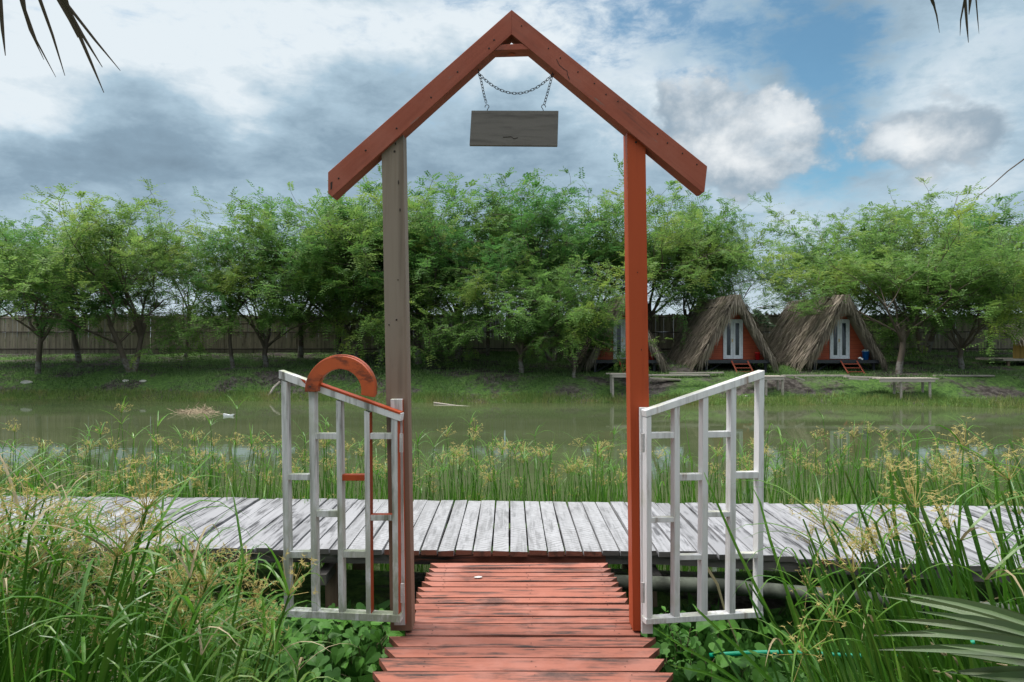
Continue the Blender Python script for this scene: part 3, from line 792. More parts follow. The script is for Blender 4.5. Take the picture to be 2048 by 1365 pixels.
def make_hut(x0, D0, label):
    L, hw, za, ze = 5.0, 1.45, 3.72, 1.15
    h = empty('thatched_hut', (x0, D0, HZ0), label, 'hut', 'thatched cabins on the far bank')
    # roof: a solid A-shaped base under layered strands
    rnd = random.Random(21); mb = MB()
    A = []
    for y in (D0, D0 + L):
        A += [(x0, y, za - .06), (x0 - hw + .04, y, ze + .05), (x0 - hw + .14, y, ze + .03), (x0, y, za - .22), (x0 + hw - .14, y, ze + .03), (x0 + hw - .04, y, ze + .05)]
    fs = [[0, 1, 7, 6], [1, 2, 8, 7], [2, 3, 9, 8], [3, 4, 10, 9], [4, 5, 11, 10], [5, 0, 6, 11], [0, 3, 2, 1], [0, 5, 4, 3], [6, 7, 8, 9], [6, 9, 10, 11]]
    mb.add(A, fs)
    for s in (-1, 1):
        sl = Vector((s * hw, 0, ze - za)); ln = sl.length; sl.normalize()
        nrm = Vector((-sl.z * s, 0, sl.x * s)); nrm = nrm if nrm.z > 0 else -nrm
        rows = 15
        for r_ in range(rows):
            q = r_ / (rows - 1)
            cnt = int(120 + 20 * q)
            for k in range(cnt):
                y = D0 - .18 + (L + .25) * (k + rnd.random()) / cnt
                st = q * (ln - .45) + rnd.uniform(-.1, .1)
                le = rnd.uniform(.45, .75) + (.2 * rnd.random() if r_ == rows - 1 else 0)
                a = Vector((x0, y, za)) + sl * max(0, st) + nrm * (.02 + .05 * rnd.random())
                fl = rnd.uniform(-.12, .12); lift = rnd.uniform(.0, .15)
                b1 = a + sl * le * .55 + nrm * (.035 + lift * .5) + Vector((0, fl * .4, 0))
                c1 = a + sl * le + nrm * (.01 + lift) + Vector((0, fl, -.05 * rnd.random()))
                w_ = rnd.uniform(.035, .075)
                mb.ribbon([a, b1, c1], [w_, w_, w_ * .3], (0, 1, 0), 0, .15)
        # ragged front verge hanging over the gable
        for k in range(330):
            q = rnd.random() ** .85
            a = Vector((x0, D0 - rnd.uniform(.05, .22), za + .03)) + sl * q * (ln - .12) + nrm * rnd.uniform(-.05, .09)
            le = rnd.uniform(.3, .75) * (1 if q < .8 else .7)
            dr = (sl * rnd.uniform(.7, 1.1) + Vector((-s * rnd.uniform(-.05, .35), rnd.uniform(-.25, .02), -.25))).normalized()
            w_ = rnd.uniform(.02, .042)
            mb.ribbon([a, a + dr * le * .5 + Vector((0, -.03, .02)), a + dr * le + Vector((0, 0, -.04))], [w_, w_, w_ * .25], (rnd.uniform(.4, 1), rnd.uniform(.2, .8), .2), 0, .15)
    for k in range(90):        # tuft over the ridge end
        a = Vector((x0 + rnd.uniform(-.12, .12), D0 - rnd.uniform(.02, .22), za + rnd.uniform(0, .1)))
        w_ = rnd.uniform(.02, .04); le = rnd.uniform(.3, .8)
        dr = Vector((rnd.uniform(-.28, .28), rnd.uniform(-.2, 0), -1)).normalized()
        mb.ribbon([a, a + dr * le * .5 + Vector((0, -.04, 0)), a + dr * le], [w_, w_, w_ * .3], (1, .2, 0), 0, .15)
    for k in range(260):       # ridge cap
        y = D0 - .15 + (L + .2) * rnd.random(); s = rnd.choice((-1, 1))
        a = Vector((x0 - s * .1, y, za + .03 + rnd.uniform(0, .05)))
        w_ = rnd.uniform(.025, .045)
        mb.ribbon([a, a + Vector((s * .2, rnd.uniform(-.05, .05), .04)), a + Vector((s * rnd.uniform(.35, .5), rnd.uniform(-.1, .1), -.35 - .2 * rnd.random()))], [w_, w_, w_ * .4], (0, 1, 0), 0, .15)
    roof = mb.build('thatch_roof', M['thatch'], h)
    mb = MB()
    mb.tube([(x0 - .3, D0 - .1, za - .32), (x0 - .3, D0 + L * .5, za - .30), (x0 - .3, D0 + L, za - .32)], .028, 6)
    mb.build('ridge_pole', M['black_wood'], roof)
    # gable wall
    yw = D0 + .42; zt = za - .25; k_ = (hw - .12) / (zt - ze)
    def wx(z): return (zt - z) * k_
    mb = MB()
    mb.prism([(x0 - wx(HZF), yw, HZF), (x0 + wx(HZF), yw, HZF), (x0, yw, zt)], (0, .05, 0))
    mb.build('gable_wall', M['hut_wall'], h); mb = MB()
    mb.prism([(x0 + wx(HZF), D0 + L - .3, HZF), (x0 - wx(HZF), D0 + L - .3, HZF), (x0, D0 + L - .3, zt)], (0, .05, 0))
    mb.build('gable_wall', M['hut_wall'], h)
    z0, z1 = HZF + .03, HZF + 1.55
    mb = MB(); fw = .045
    for (cx, cz, sx, sz) in ((x0 - .375 + fw / 2, (z0 + z1) / 2, fw, z1 - z0), (x0 + .375 - fw / 2, (z0 + z1) / 2, fw, z1 - z0), (x0, z1 - fw / 2, .75 - 2 * fw, fw)):
        mb.box((cx, yw - .02, cz), (sx, .05, sz))
    mb.build('door_frame', M['door_white'], h)
    for s in (-1, 1):
        mb = MB(); cx = x0 + s * .165; hz_ = z1 - fw - z0; wd = .32
        st = .085
        for q in (-1, 1): mb.box((cx + q * (wd / 2 - st / 2), yw - .018, z0 + hz_ / 2), (st, .035, hz_))
        for zz in (z0 + .07, z0 + hz_ - .05): mb.box((cx, yw - .018, zz), (wd - 2 * st, .035, .1 if zz > 2 else .14))
        d = mb.build('door', M['door_white'], h)
        mb = MB(); mb.box((cx, yw - .012, z0 + hz_ / 2), (wd - 2 * st + .01, .012, hz_ - .15)); mb.build('pane', M['glass'], d)
        if s == -1:
            mb = MB(); mb.box((cx + wd / 2 - .03, yw - .05, z0 + hz_ * .48), (.03, .03, .12)); mb.build('handle', M['brass'], d)
    mb = MB(); mb.box((x0, D0 + L / 2 - .12, HZF - .06), (2.5, L + .1, .115)); mb.build('floor', M['black_wood'], h)
    for sx in (-1.12, 1.12):
        for yy in (D0 + .0, D0 + 2.2, D0 + 4.4):
            mb = MB(); mb.box((x0 + sx, yy + .06, (HZF - .118 + .62) / 2), (.09, .09, HZF - .118 - .62)); mb.build('leg', M['black_wood'], h)
    for s in (-1, 1):
        mb = MB(); a = Vector((x0 + s * 1.05, D0 + .06, .9)); b_ = Vector((x0 + s * .55, D0 + .06, HZF - .13))
        mb.tube([a, b_], .03, 4); mb.build('brace', M['black_wood'], h)
    return h
huts = [(8.51, 25.9, 'thatched cabin in the middle of the three, red bucket right of its double door'),
        (4.28, 25.9, 'thatched A frame cabin half hidden behind the red gate post'),
        (12.62, 25.9, 'thatched A frame cabin with a blue bucket beside its double door')]
hut0 = make_hut(*huts[0])
for (x, y, lb) in huts[1:]:
    c = copy_tree(hut0); c.location = (x, y, HZ0); c['label'] = lb
lad0 = empty('ladder', (8.62, 25.35, .8), 'short red ladder leaning on the floor of the middle thatched cabin', 'ladder', 'red ladders at the cabins')
for s in (-1, 1):
    mb = MB(); mb.tube([(8.62 + s * .3 + .1, 25.25, .72), (8.62 + s * .3 - .05, 25.7, HZF - .03)], .03, 4); mb.build('side_rail', M['ladder'], lad0)
for k in range(4):
    u = (k + .4) / 4.2; mb = MB()
    z = .72 + (HZF - .75) * u; y = 25.25 + .45 * u; xo = 8.62 + .1 - .15 * u
    mb.box((xo, y, z), (.6, .06, .03)); mb.build('rung', M['ladder'], lad0)
for x, lb in ((4.39, 'short red ladder at the cabin half hidden behind the red gate post'), (12.73, 'short red ladder at the cabin with the blue bucket')):
    c = copy_tree(lad0); c.location = (x, 25.35, .8); c['label'] = lb
def bucket(x, y, z, r, h, col, label, lidstuff=False, name='bucket'):
    mb = MB(); n = 18
    prof = [(r * .8, 0), (r, h), (r * 1.07, h), (r * 1.07, h + .02), (r * .96, h + .02), (r * .76, .02)]
    for (rr_, zz) in prof:
        for k in range(n):
            a = 2 * math.pi * k / n; mb.v.append((x + rr_ * math.cos(a), y + rr_ * math.sin(a), z + zz))
    for i in range(len(prof) - 1):
        for k in range(n):
            k2 = (k + 1) % n
            mb.f.append([i * n + k, i * n + k2, (i + 1) * n + k2, (i + 1) * n + k]); mb.m.append(0)
    mb.f.append([k for k in range(n)][::-1]); mb.m.append(0); mb.f.append([(len(prof) - 1) * n + k for k in range(n)]); mb.m.append(0)
    o = mb.loose(name, col, (x, y, z), smooth=True)
    tag(o, label, 'bucket', 'plastic buckets on the cabin floors')
    mb = MB(); mb.tube([(x + r * 1.05 * math.cos(a), y - .03 - .06 * math.sin(a), z + h - r * .75 * math.sin(a)) for a in [math.pi * k / 10 for k in range(11)]], .006, 5)
    mb.build('handle', M['chain'], o)
    return o
redp = plain('red plastic', (.62, .012, .015), .35, nz=.05); blup = plain('blue plastic', (.01, .12, .42), .35, nz=.1)
p = P(1515, 719, 26.05); bucket(p.x, 26.05, HZF, .1, .26, redp, 'red plastic bucket on the floor of the middle cabin, right of its door')
p = P(1304, 719, 26.05); bucket(p.x, 26.05, HZF, .1, .26, redp, 'red plastic bucket just right of the red gate post, on the first cabin')
p = P(1731, 719, 26.05); bb = bucket(p.x, 26.05, HZF, .125, .3, blup, 'blue plastic bucket heaped with rubbish on the floor of the right cabin')
mb = MB(); rnd = random.Random(5)
for k in range(14): mb.box((p.x + rnd.uniform(-.08, .08), 26.05 + rnd.uniform(-.06, .06), HZF + .31 + rnd.uniform(0, .05)), (.09, .06, .04), 0, Matrix.Rotation(rnd.uniform(-1, 1), 3, 'Y'))
o = mb.loose('rubbish_heap', plain('pale wrappings', (.3, .34, .3), .7, nz=.4), (p.x, 26.05, HZF + .3)); tag(o, 'pale crumpled rubbish heaped in the blue bucket', 'rubbish')
mb = MB(); q = P(1724, 719, 25.95)
mb.box((q.x - .04, 25.95, HZF + .05), (.13, .08, .06), 0, Matrix.Rotation(.5, 3, 'Y')); mb.box((q.x - .1, 25.96, HZF + .07), (.08, .05, .05), 0, Matrix.Rotation(-.5, 3, 'Y'))
tag(mb.loose('crumpled_bag', plain('white bag', (.7, .7, .72), .6), (q.x, 25.95, HZF)), 'crumpled white bag beside the blue bucket', 'bag')
# small bamboo shed cut by the right edge
sx, sy = 20.9, 27.0
sh = empty('bamboo_shed', (sx, sy, .9), 'small thatched shed with a yellow bamboo wall on a plank stand, at the right edge', 'shed')
my = wood('yellow bamboo slats', (.36, .22, .055), (.19, .10, .03), grain=(20, 20, 1), var=.3)
mb = MB(); rnd = random.Random(6); x = sx - 1.05
while x < sx + 1.1: mb.box((x, sy, 1.76), (.055, .03, .8)); x += .06
mb.build('wall', my, sh)
mb = MB(); mb.box((sx - .2, sy + .4, 1.32), (3.1, 1.6, .07)); mb.build('floor', M['grey_wood'], sh)
for xx in (-1.5, -.75, .6, 1.2):
    mb = MB(); mb.box((sx + xx, sy - .3, .98), (.08, .08, .61)); mb.build('leg', M['log'], sh)
mb = MB()
for k in range(900):
    x = sx + rnd.uniform(-1.5, 1.5); u = rnd.random()
    a = Vector((x, sy + .5 - u * .9, 2.75 - u * .45)); le = rnd.uniform(.35, .6); w_ = rnd.uniform(.03, .05)
    mb.ribbon([a, a + Vector((rnd.uniform(-.05, .05), -le * .6, -le * .45)), a + Vector((rnd.uniform(-.1, .1), -le * .8, -le * .8))], [w_, w_, w_ * .4], (1, 0, 0), 0, .1)
mb.add([(sx - 1.45, sy - .35, 2.27), (sx + 1.45, sy - .35, 2.27), (sx + 1.45, sy + .6, 2.75), (sx - 1.45, sy + .6, 2.75)], [(0, 1, 2, 3)])
mb.build('thatch_roof', M['thatch'], sh)

# ------------------------------------------------------------------ jetties and loose boards on the far bank
def jetty(pxa, pxb, py, D, posts, label, dep=.6, drop=None):
    a, b_ = P(pxa, py, D), P(pxb, py, D)
    j = empty('plank_jetty', ((a.x + b_.x) / 2, D, 0), label, 'jetty', 'small plank jetties on the far bank')
    mb = MB(); n = 4; rnd = random.Random(int(pxa))
    for k in range(n):
        y0 = D + dep * k / n
        mb.box(((a.x + b_.x) / 2 + rnd.uniform(-.1, .1), y0 + dep / n / 2, a.z - .02), (b_.x - a.x, dep / n - .02, .035))
    mb.build('deck', M['grey_wood'], j)
    mb = MB(); mb.box(((a.x + b_.x) / 2, D + .04, a.z - .085), ((b_.x - a.x) * .92, .04, .085)); mb.build('edge_beam', M['grey_wood'], j)
    for q in posts:
        pp = P(q, py, D)
        for yy in (D + .1, D + dep - .1):
            mb = MB(); mb.tube([(pp.x, yy, a.z - .045), (pp.x + .02, yy, -.3)], .042, 7); mb.build('post', M['grey_wood'], j)
jetty(1222, 1290, 748, 23.4, (1226, 1284), 'plank jetty on thin posts below the cabin behind the red gate post')
jetty(1500, 1572, 753, 23.0, (1534, 1567), 'plank jetty just right of the outer end of the white gate rail')
jetty(1756, 1876, 757, 22.5, (1805, 1863), 'plank jetty with two pale posts, right of the cabin with the blue bucket')
rnd = random.Random(8)
lb = [(1285, 1420, 751, 23.6, 0, 'long grey board bridging the bank between red gate post and white gate rail'),
      (1340, 1448, 747, 24.4, -1, 'grey board lying behind others below the middle cabin, left of its ladder'),
      (1300, 1362, 757, 24.0, 3, 'short grey board on the bank just right of the red gate post'),
      (1566, 1700, 752, 23.4, 0, 'long pale board right of the white gate rail, below the right cabin'),
      (1592, 1610, 755, 23.3, 6, 'short pale offcut jutting over the bank edge below the right cabin'),
      (1692, 1764, 754, 23.0, 2, 'board running up to the jetty with two pale posts'),
      (1700, 1738, 758, 22.9, 2, 'short tan board hanging over the bank below the ladder of the right cabin'),
      (1800, 1884, 738, 26.0, 0, 'thin pale board behind the forked tree on the right bank'),
      (1812, 1906, 744, 25.6, 0, 'broad grey board stacked near the forked tree on the right bank'),
      (1835, 1905, 747, 25.2, -6, 'grey board tilted on the pile by the forked tree'),
      (1870, 1990, 752, 24.0, 0, 'board on the ground right of the jetty with two pale posts'),
      (1940, 2010, 755, 24.4, 3, 'flat board under the leaning tree at the right'),
      (1975, 2040, 757, 24.2, -4, 'grey board resting crosswise near the right edge'),
      (2005, 2060, 752, 24.8, 2, 'board nearest the bamboo shed at the right edge')]
for (xa, xb, py, D, tilt, label) in lb:
    a, b_ = P(xa, py, D), P(xb, py + tilt, D); d = b_ - a
    mb = MB(); hh_ = .022
    q = Vector((0, .18, .0))
    mb.prism([a - Vector((0, 0, hh_)), b_ - Vector((0, 0, hh_)), b_ + Vector((0, 0, hh_)), a + Vector((0, 0, hh_))], q)
    tag(mb.loose('loose_board', M['grey_wood'], (a + b_) / 2), label, 'board', 'loose boards along the far bank')
def stick(pts, r, label, name='branch', m=None, group=None):
    mb = MB(); mb.tube(pts, r, 6)
    return tag(mb.loose(name, m or M['grey_wood'], pts[0], smooth=True), label, 'branch', group)
stick([P(537, 793, 24.2), P(548, 775, 24.5), P(560, 764, 24.8)], [.05, .045, .04], 'pale leaning log on the far bank beside the left gate leaf', 'log')
stick([P(868, 806, 22.6), P(915, 812, 22.0), P(1000, 818, 21.3)], [.03, .02, .008], 'long bare stick floating by the far shore right of the bare post')
stick([P(243, 811, 23.0), P(320, 813, 22.7)], [.025, .02], 'thin straight stick floating off the far shore at the left')
mb = MB(); rnd = random.Random(12); c0 = P(392, 826, 19.9)
for k in range(120):
    a = c0 + Vector((rnd.gauss(0, .28), rnd.gauss(0, .2), -.06)); d = Vector((rnd.uniform(-1, 1), rnd.uniform(-.5, .5), rnd.uniform(.02, .28))).normalized()
    le = rnd.uniform(.25, .75); mb.tube([a - d * le / 2 + Vector((0, 0, .08)), a + d * le / 2 + Vector((0, 0, .08))], .008, 3, cap=False)
c0.z = 0
tag(mb.loose('brushwood', plain('bleached twigs', (.33, .26, .17), .9, nz=.3), c0), 'tangle of bleached twigs sticking out of the river at the left', 'brushwood')
mb = MB(); p = P(456, 833, 2.2 * F / 158)
mb.prism([(p.x - .12, p.y, -.02), (p.x + .12, p.y, -.02), (p.x + .16, p.y, .06), (p.x + .03, p.y, .04), (p.x - .14, p.y, .07)], (0, .08, 0))
tag(mb.loose('floating_bag', plain('white plastic litter', (.75, .76, .78), .4), (p.x, p.y, 0)), 'small white plastic litter floating right of the twig tangle', 'litter')
for (px, py, s, lbv) in ((285, 742, .3, 'white plate like scrap on the bank under the third tree from the left'), (250, 747, .28, 'tan flat scrap on the bank just left of the white one'), (52, 749, .45, 'pale strip of wood on the bank at the far left'),
                         (1493, 795, .1, 'white scrap at the waterline between the bars of the right gate'), (1798, 797, .09, 'white scrap at the waterline by the jetty with two pale posts'),
                         (1038, 735, .1, 'white scrap on the dark bank below the drooping tree')):
    D = 25.6 if py < 760 else 23.0
    if px == 1038: D = 27.5
    p = P(px, py, D); p.z = gz(p.x, D) + .03
    mb = MB(); rn = random.Random(px); n = 7
    mb.prism([p + Vector((math.cos(2 * math.pi * k / n) * s * rn.uniform(.35, .55), 0, math.sin(2 * math.pi * k / n) * s * .16)) for k in range(n)], (0, .06, 0))
    tag(mb.loose('scrap', plain('pale scrap', (.55, .52, .47), .7), p), lbv, 'litter')

# ------------------------------------------------------------------ trees
M['bark'] = wood('grey brown bark', (.11, .085, .065), (.045, .035, .028), grain=(10, 10, 3), var=.2, bump_s=.5)
def bark_white(name):
    def ex(t, co, c):
        sp = t.node('ShaderNodeSeparateXYZ'); t.put(sp.inputs[0], co)
        f = t.math('MULTIPLY', t.math('SUBTRACT', 1.0, t.ramp(t.math('ADD', sp.outputs[2], t.math('MULTIPLY', t.noise(co, 8, 3, .6), .12)), .45, .55)), t.ramp(t.noise(co, 11, 4, .6), .38, .55))
        return t.mix(t.math('MULTIPLY', f, .75), c, (.22, .21, .195))
    return wood(name, (.11, .085, .065), (.045, .035, .028), grain=(10, 10, 3), var=.2, bump_s=.5, extra=ex)
M['bark_w'] = bark_white('bark, limewashed foot')
M['leaf'] = leafmat('feathery green leaves', (.095, .21, .055), (.175, .32, .075), (.27, .36, .07), trans=.5, nscale=.55, vary=1)
M['leaf_dark'] = leafmat('dark mango leaves', (.012, .035, .012), (.03, .07, .02), trans=.15, rough=.35)
def make_tree(seed, low=.35, H=6.4, spread=3.0, nlimb=5, dens=1.0, droop=0.0, stems=1, airy=False):
    """returns (trunk MB, crown MB) around the origin"""
    rnd = random.Random(seed); tk = MB(); cr = MB(); tips = []
    def rv(s): return Vector((rnd.gauss(0, s), rnd.gauss(0, s), rnd.gauss(0, s)))
    def branch(p, d, ln, r, lvl):
        n = 4 if lvl < 2 else 3
        pts = [p]; rad = [r]; q = p.copy(); dd = d.copy()
        for k in range(n):
            bias = Vector((0, 0, .10 if lvl < 2 else (.02 - droop * .25)))
            dd = (dd + rv(.13 + .04 * lvl) + bias).normalized()
            q = q + dd * ln / n; pts.append(q); rad.append(r * (1 - .5 * (k + 1) / n))
        tk.tube(pts, rad, 7 if lvl < 1 else 5 if lvl < 2 else 3, cap=False)
        if lvl >= 4 or (lvl == 3 and rnd.random() < .1):
            tips.append((pts, dd)); return
        if lvl == 3: tips.append((pts, dd))
        kids = (rnd.choice((3, 4)), 4, 4, 3)[min(lvl, 3)]
        for k in range(kids):
            f = 1.0 if k == 0 else rnd.uniform(.35, .98)
            i = min(n - 1, int(f * n)); bp = pts[i].lerp(pts[i + 1], f * n - i) if i < n else pts[-1]
            ax = dd.orthogonal().normalized(); ax = Matrix.Rotation(rnd.uniform(0, 2 * math.pi), 3, dd) @ ax
            ang = R(rnd.uniform(10, 22) if k == 0 else rnd.uniform(28, 62))
            nd = (dd * math.cos(ang) + ax * math.sin(ang)).normalized()
            if lvl >= 2: nd = (nd + Vector((0, 0, -droop * rnd.random()))).normalized()
            branch(bp, nd, ln * rnd.uniform(.55, .8), max(.005, rad[i] * .62), lvl + 1)
    for st in range(stems):
        a0 = rnd.uniform(0, 6.28)
        d0 = Vector((math.cos(a0) * .12 * (stems > 1) * 2 + rnd.uniform(-.08, .08), math.sin(a0) * .12 * (stems > 1), 1)).normalized()
        pts = [Vector((0, 0, -.15))]; hh_ = low * H
        for k in range(4): pts.append(pts[-1] + (d0 + rv(.07)).normalized() * (hh_ + .15) / 4)
        tk.tube(pts, [.075, .066, .06, .055, .05], 8, cap=False)
        for k in range(nlimb // stems + (1 if stems > 1 else 0)):
            a = a0 + 2 * math.pi * k / max(2, nlimb // stems) + rnd.uniform(-.5, .5)
            el = R(rnd.uniform(32, 72))
            f = rnd.uniform(.62, 1); bp = pts[3].lerp(pts[4], max(0, f * 4 - 3)) if f > .75 else pts[2].lerp(pts[3], f * 4 - 2)
            hs = spread / 3.0
            d = Vector((math.cos(a) * math.cos(el) * hs, math.sin(a) * math.cos(el) * hs, math.sin(el))).normalized()
            branch(bp, d, H * .30 * rnd.uniform(.85, 1.15), .036, 1)
    # leaf sprays along the outer twigs
    for pts, dd in tips:
        ns = max(1, int(rnd.uniform(5, 10) * dens))
        for s in range(ns):
            i = rnd.randrange(1, len(pts)); p0 = pts[i - 1].lerp(pts[i], rnd.random())
            d = (dd * .5 + rv(.55) + Vector((0, 0, .02 - droop * .3))).normalized(); L = rnd.uniform(.22, .42)
            sd_ = d.cross(Vector((rnd.gauss(0, .3), rnd.gauss(0, .3), 1))).normalized()
            upv = sd_.cross(d)
            m_ = rnd.randint(5, 7)
            for k in range(m_):
                u = (k + .6) / m_; c = p0 + d * L * u + Vector((0, 0, -.08 * u * u))
                for q in (-1, 1):
                    ll = rnd.uniform(.055, .095) * (1.1 - .35 * u); ww = ll * .46
                    o = (sd_ * q + d * .55 + upv * rnd.uniform(-.4, .25)).normalized()
                    e_ = (d - o * d.dot(o)).normalized()
                    cr.add([c, c + o * ll * .55 + e_ * ww * .5, c + o * ll, c + o * ll * .5 - e_ * ww * .5], [(0, 1, 2, 3)])
    return tk, cr
protos = []
specs = [dict(seed=1, low=.26, H=6.3, nlimb=7, dens=1.1), dict(seed=2, low=.24, H=6.6, nlimb=7, dens=1.1, stems=2),
         dict(seed=3, low=.28, H=6.2, nlimb=7, dens=1.1), dict(seed=5, low=.20, H=5.6, nlimb=7, dens=1.2, droop=.35),
         dict(seed=8, low=.34, H=6.6, nlimb=5, dens=.6)]
for i, s in enumerate(specs):
    tk, crn = make_tree(**s)
    top = sorted(v[2] for v in crn.v)[int(len(crn.v) * .998)]; wd = max(abs(v[0]) for v in crn.v)
    e_ = bpy.data.objects.new('feathery_tree', None); C.collection.objects.link(e_); e_.empty_display_size = .3
    tag(e_, 'tree', 'tree', 'feathery green trees along the far bank')
    tk.build('trunk', M['bark_w'], e_, smooth=True); crn.build('crown', M['leaf'], e_)
    protos.append([e_, top, wd, False])
    print('tree', i, len(crn.f), 'top', round(top, 2), 'wd', round(wd, 2))
# (px of trunk, D, photo y of crown top, proto, rotation, label)
TREES = [
 (75, 26.6, 432, 0, .3, 'feathery tree with a white limewashed foot, nearest the left edge on the bank'),
 (160, 30.5, 408, 2, 1.9, 'feathery tree just right of the limewashed one at the left, dark slim trunk'),
 (265, 26.8, 392, 1, 4.0, 'feathery tree with a forked trunk and high crown, third trunk from the left'),
 (-60, 28.5, 440, 2, 5.2, 'tree whose crown fills the left edge of the photo'),
 (370, 32.2, 432, 4, .9, 'thin crowned tree behind the fourth and third trunks from the left'),
 (468, 27.6, 412, 4, 2.4, 'airy tree with a slim leaning pale trunk, left of the many stemmed one'),
 (528, 28.2, 455, 3, 1.2, 'many stemmed bushy tree above the tall end of the left gate leaf'),
 (600, 31.8, 400, 2, 3.3, 'tree in the back row rising left of the end of the left rafter'),
 (682, 29.8, 388, 0, 5.0, 'tree right behind the half ring ornament, crown reaching the end of the left rafter'),
 (712, 28.6, 430, 3, 2.9, 'low slender tree with a pale stem just right of the half ring'),
 (762, 30.2, 372, 1, 1.5, 'tree directly behind the bare left gate post'),
 (838, 28.6, 356, 2, .1, 'tree just right of the bare gate post, with the highest round crown'),
 (915, 30.6, 350, 0, 2.2, 'tall tree left of the middle of the gateway opening'),
 (975, 32.0, 392, 4, 4.4, 'thin tree in the back row below the left end of the hanging board'),
 (1040, 26.0, 470, 3, .5, 'low drooping tree in the middle of the gateway opening, leaves reaching the ground'),
 (1105, 30.2, 374, 1, 3.7, 'tree below the right end of the hanging board'),
 (1150, 24.9, 562, 3, 3.9, 'low leafy tree left of the half hidden cabin, branches over its roof'),
 (1195, 31.6, 388, 0, 4.5, 'tree in the back row just left of the red gate post'),
 (1300, 31.9, 392, 2, 2.6, 'tree directly behind the red gate post'),
 (1375, 32.2, 388, 1, .7, 'tree behind the gap between the first two cabins'),
 (1455, 32.4, 425, 4, 5.5, 'sparse tree with bare branches showing, behind the middle cabin'),
 (1655, 32.3, 428, 4, 1.1, 'light crowned tree behind the left slope of the right cabin'),
 (1715, 31.8, 412, 0, 3.0, 'tree behind the ridge of the right cabin'),
 (1797, 25.2, 425, 2, 4.7, 'forked tree with a pale foot, right of the right cabin'),
 (1850, 31.5, 390, 1, 2.0, 'tall tree in the back row right of the forked tree'),
 (1920, 25.8, 455, 3, 5.9, 'leaning slim tree near the right edge, branches over the boards'),
 (1975, 31.5, 402, 0, .9, 'tree in the back row left of the bamboo shed'),
 (2075, 29.0, 410, 2, 1.7, 'tree whose crown fills the right edge above the bamboo shed'),
]
for (px, D, ytop, pi_, rot, label) in TREES:
    e_, top, wd, used = protos[pi_]
    c = e_ if not used else copy_tree(e_)
    protos[pi_][3] = True
    x = (px - HX) / F * D; z0 = gz(x, D)
    ht = CZ + (HY - ytop) / F * D - z0
    s = ht / top
    sw = s * (1.38 if pi_ != 4 else 1.1)
    if ht < 4.6: sw = s * 1.35
    if px == 1797: sw *= 1.15
    if px in (1375, 1455, 1640): sw *= .78
    c.location = (x, D, z0 - .05); c.rotation_euler = (0, 0, rot); c.scale = (sw, sw, s)
    c['label'] = label
# dark leaved mango sapling between the cabins
mb = MB(); mk = MB(); rnd = random.Random(31); bx, by = (1512 - HX) / F * 27.8, 27.8
bz = gz(bx, by)
mk.tube([(bx, by, bz - .1), (bx + .05, by, bz + 1.5), (bx, by, 3.3)], [.05, .04, .03], 7)
for k in range(26):
    a = Vector((bx, by, rnd.uniform(2.6, 3.4))); d = Vector((rnd.gauss(0, 1), rnd.gauss(0, 1), rnd.uniform(-.2, 1))).normalized(); b_ = a + d * rnd.uniform(.35, .75)
    mk.tube([a, b_], [.014, .008], 4)
    for q in range(11):
        o = (d * .6 + Vector((rnd.gauss(0, .7), rnd.gauss(0, .7), rnd.gauss(-.3, .4)))).normalized(); L = rnd.uniform(.16, .26)
        c = a.lerp(b_, rnd.uniform(.45, 1)); s = o.orthogonal().normalized() * .035
        mb.add([c, c + o * L * .5 + s, c + o * L, c + o * L * .5 - s], [(0, 1, 2, 3)])
e_ = empty('mango_tree', (bx, by, bz), 'small tree with big dark leaves beside the roof peak of the middle cabin', 'tree')
mk.build('trunk', M['bark'], e_); mb.build('crown', M['leaf_dark'], e_)

# ------------------------------------------------------------------ grass on the far bank (nobody could count it)
M['bank_grass'] = leafmat('bank grass', (.085, .15, .052), (.17, .265, .09), (.20, .29, .10), trans=.35, nscale=.8)
M['shore_grass'] = leafmat('shore grass', (.11, .20, .045), (.22, .29, .08), (.28, .26, .10), trans=.3, nscale=1.2)
rnd = random.Random(17)
mb = MB()
for k in range(62000):
    D = 23 + 10.5 * rnd.random() ** 1.35; x = rnd.uniform(-.82, .82) * D
    nn = noise.noise(Vector((x * .42, D * .9, 2.0)))
    if D - edge(x) < .5: continue
    tt = D - edge(x)
    if .95 < tt < 2.1 and x > 1.5 and nn < .30 and rnd.random() < .93: continue
    if nn < -.12 - .06 * (x < 0) and rnd.random() < .93: continue
    z = gz(x, D); h = rnd.uniform(.05, .14); a = rnd.uniform(0, 3.14); w_ = rnd.uniform(.02, .045)
    ln = Vector((rnd.gauss(0, .05), rnd.gauss(0, .05), h)); s = Vector((math.cos(a), math.sin(a), 0)) * w_ / 2
    p = Vector((x, D, z - .01)); mb.add([p - s, p + s, p + ln], [(0, 1, 2)])
tag(mb.build('bank_grass', M['bank_grass']), 'short dark green grass and creepers covering the far bank', 'grass', kind='stuff')
mb = MB()
for k in range(26000):
    x = rnd.uniform(-20, 19); D = edge(x) + rnd.uniform(-.25, .85)
    z = max(gz(x, D), -.05); h = rnd.uniform(.08, .24) * (1 + .5 * noise.noise(Vector((x * .6, 0, 0)))); a = rnd.uniform(0, 3.14); w_ = rnd.uniform(.015, .03)
    p = Vector((x, D, z - .02)); s = Vector((math.cos(a), math.sin(a), 0)) * w_ / 2
    mb.add([p - s, p + s, p + Vector((rnd.gauss(0, .05), rnd.gauss(0, .05), h))], [(0, 1, 2)])
tag(mb.build('shore_grass', M['shore_grass']), 'pale yellow green grass fringe along the far waterline', 'grass', kind='stuff')

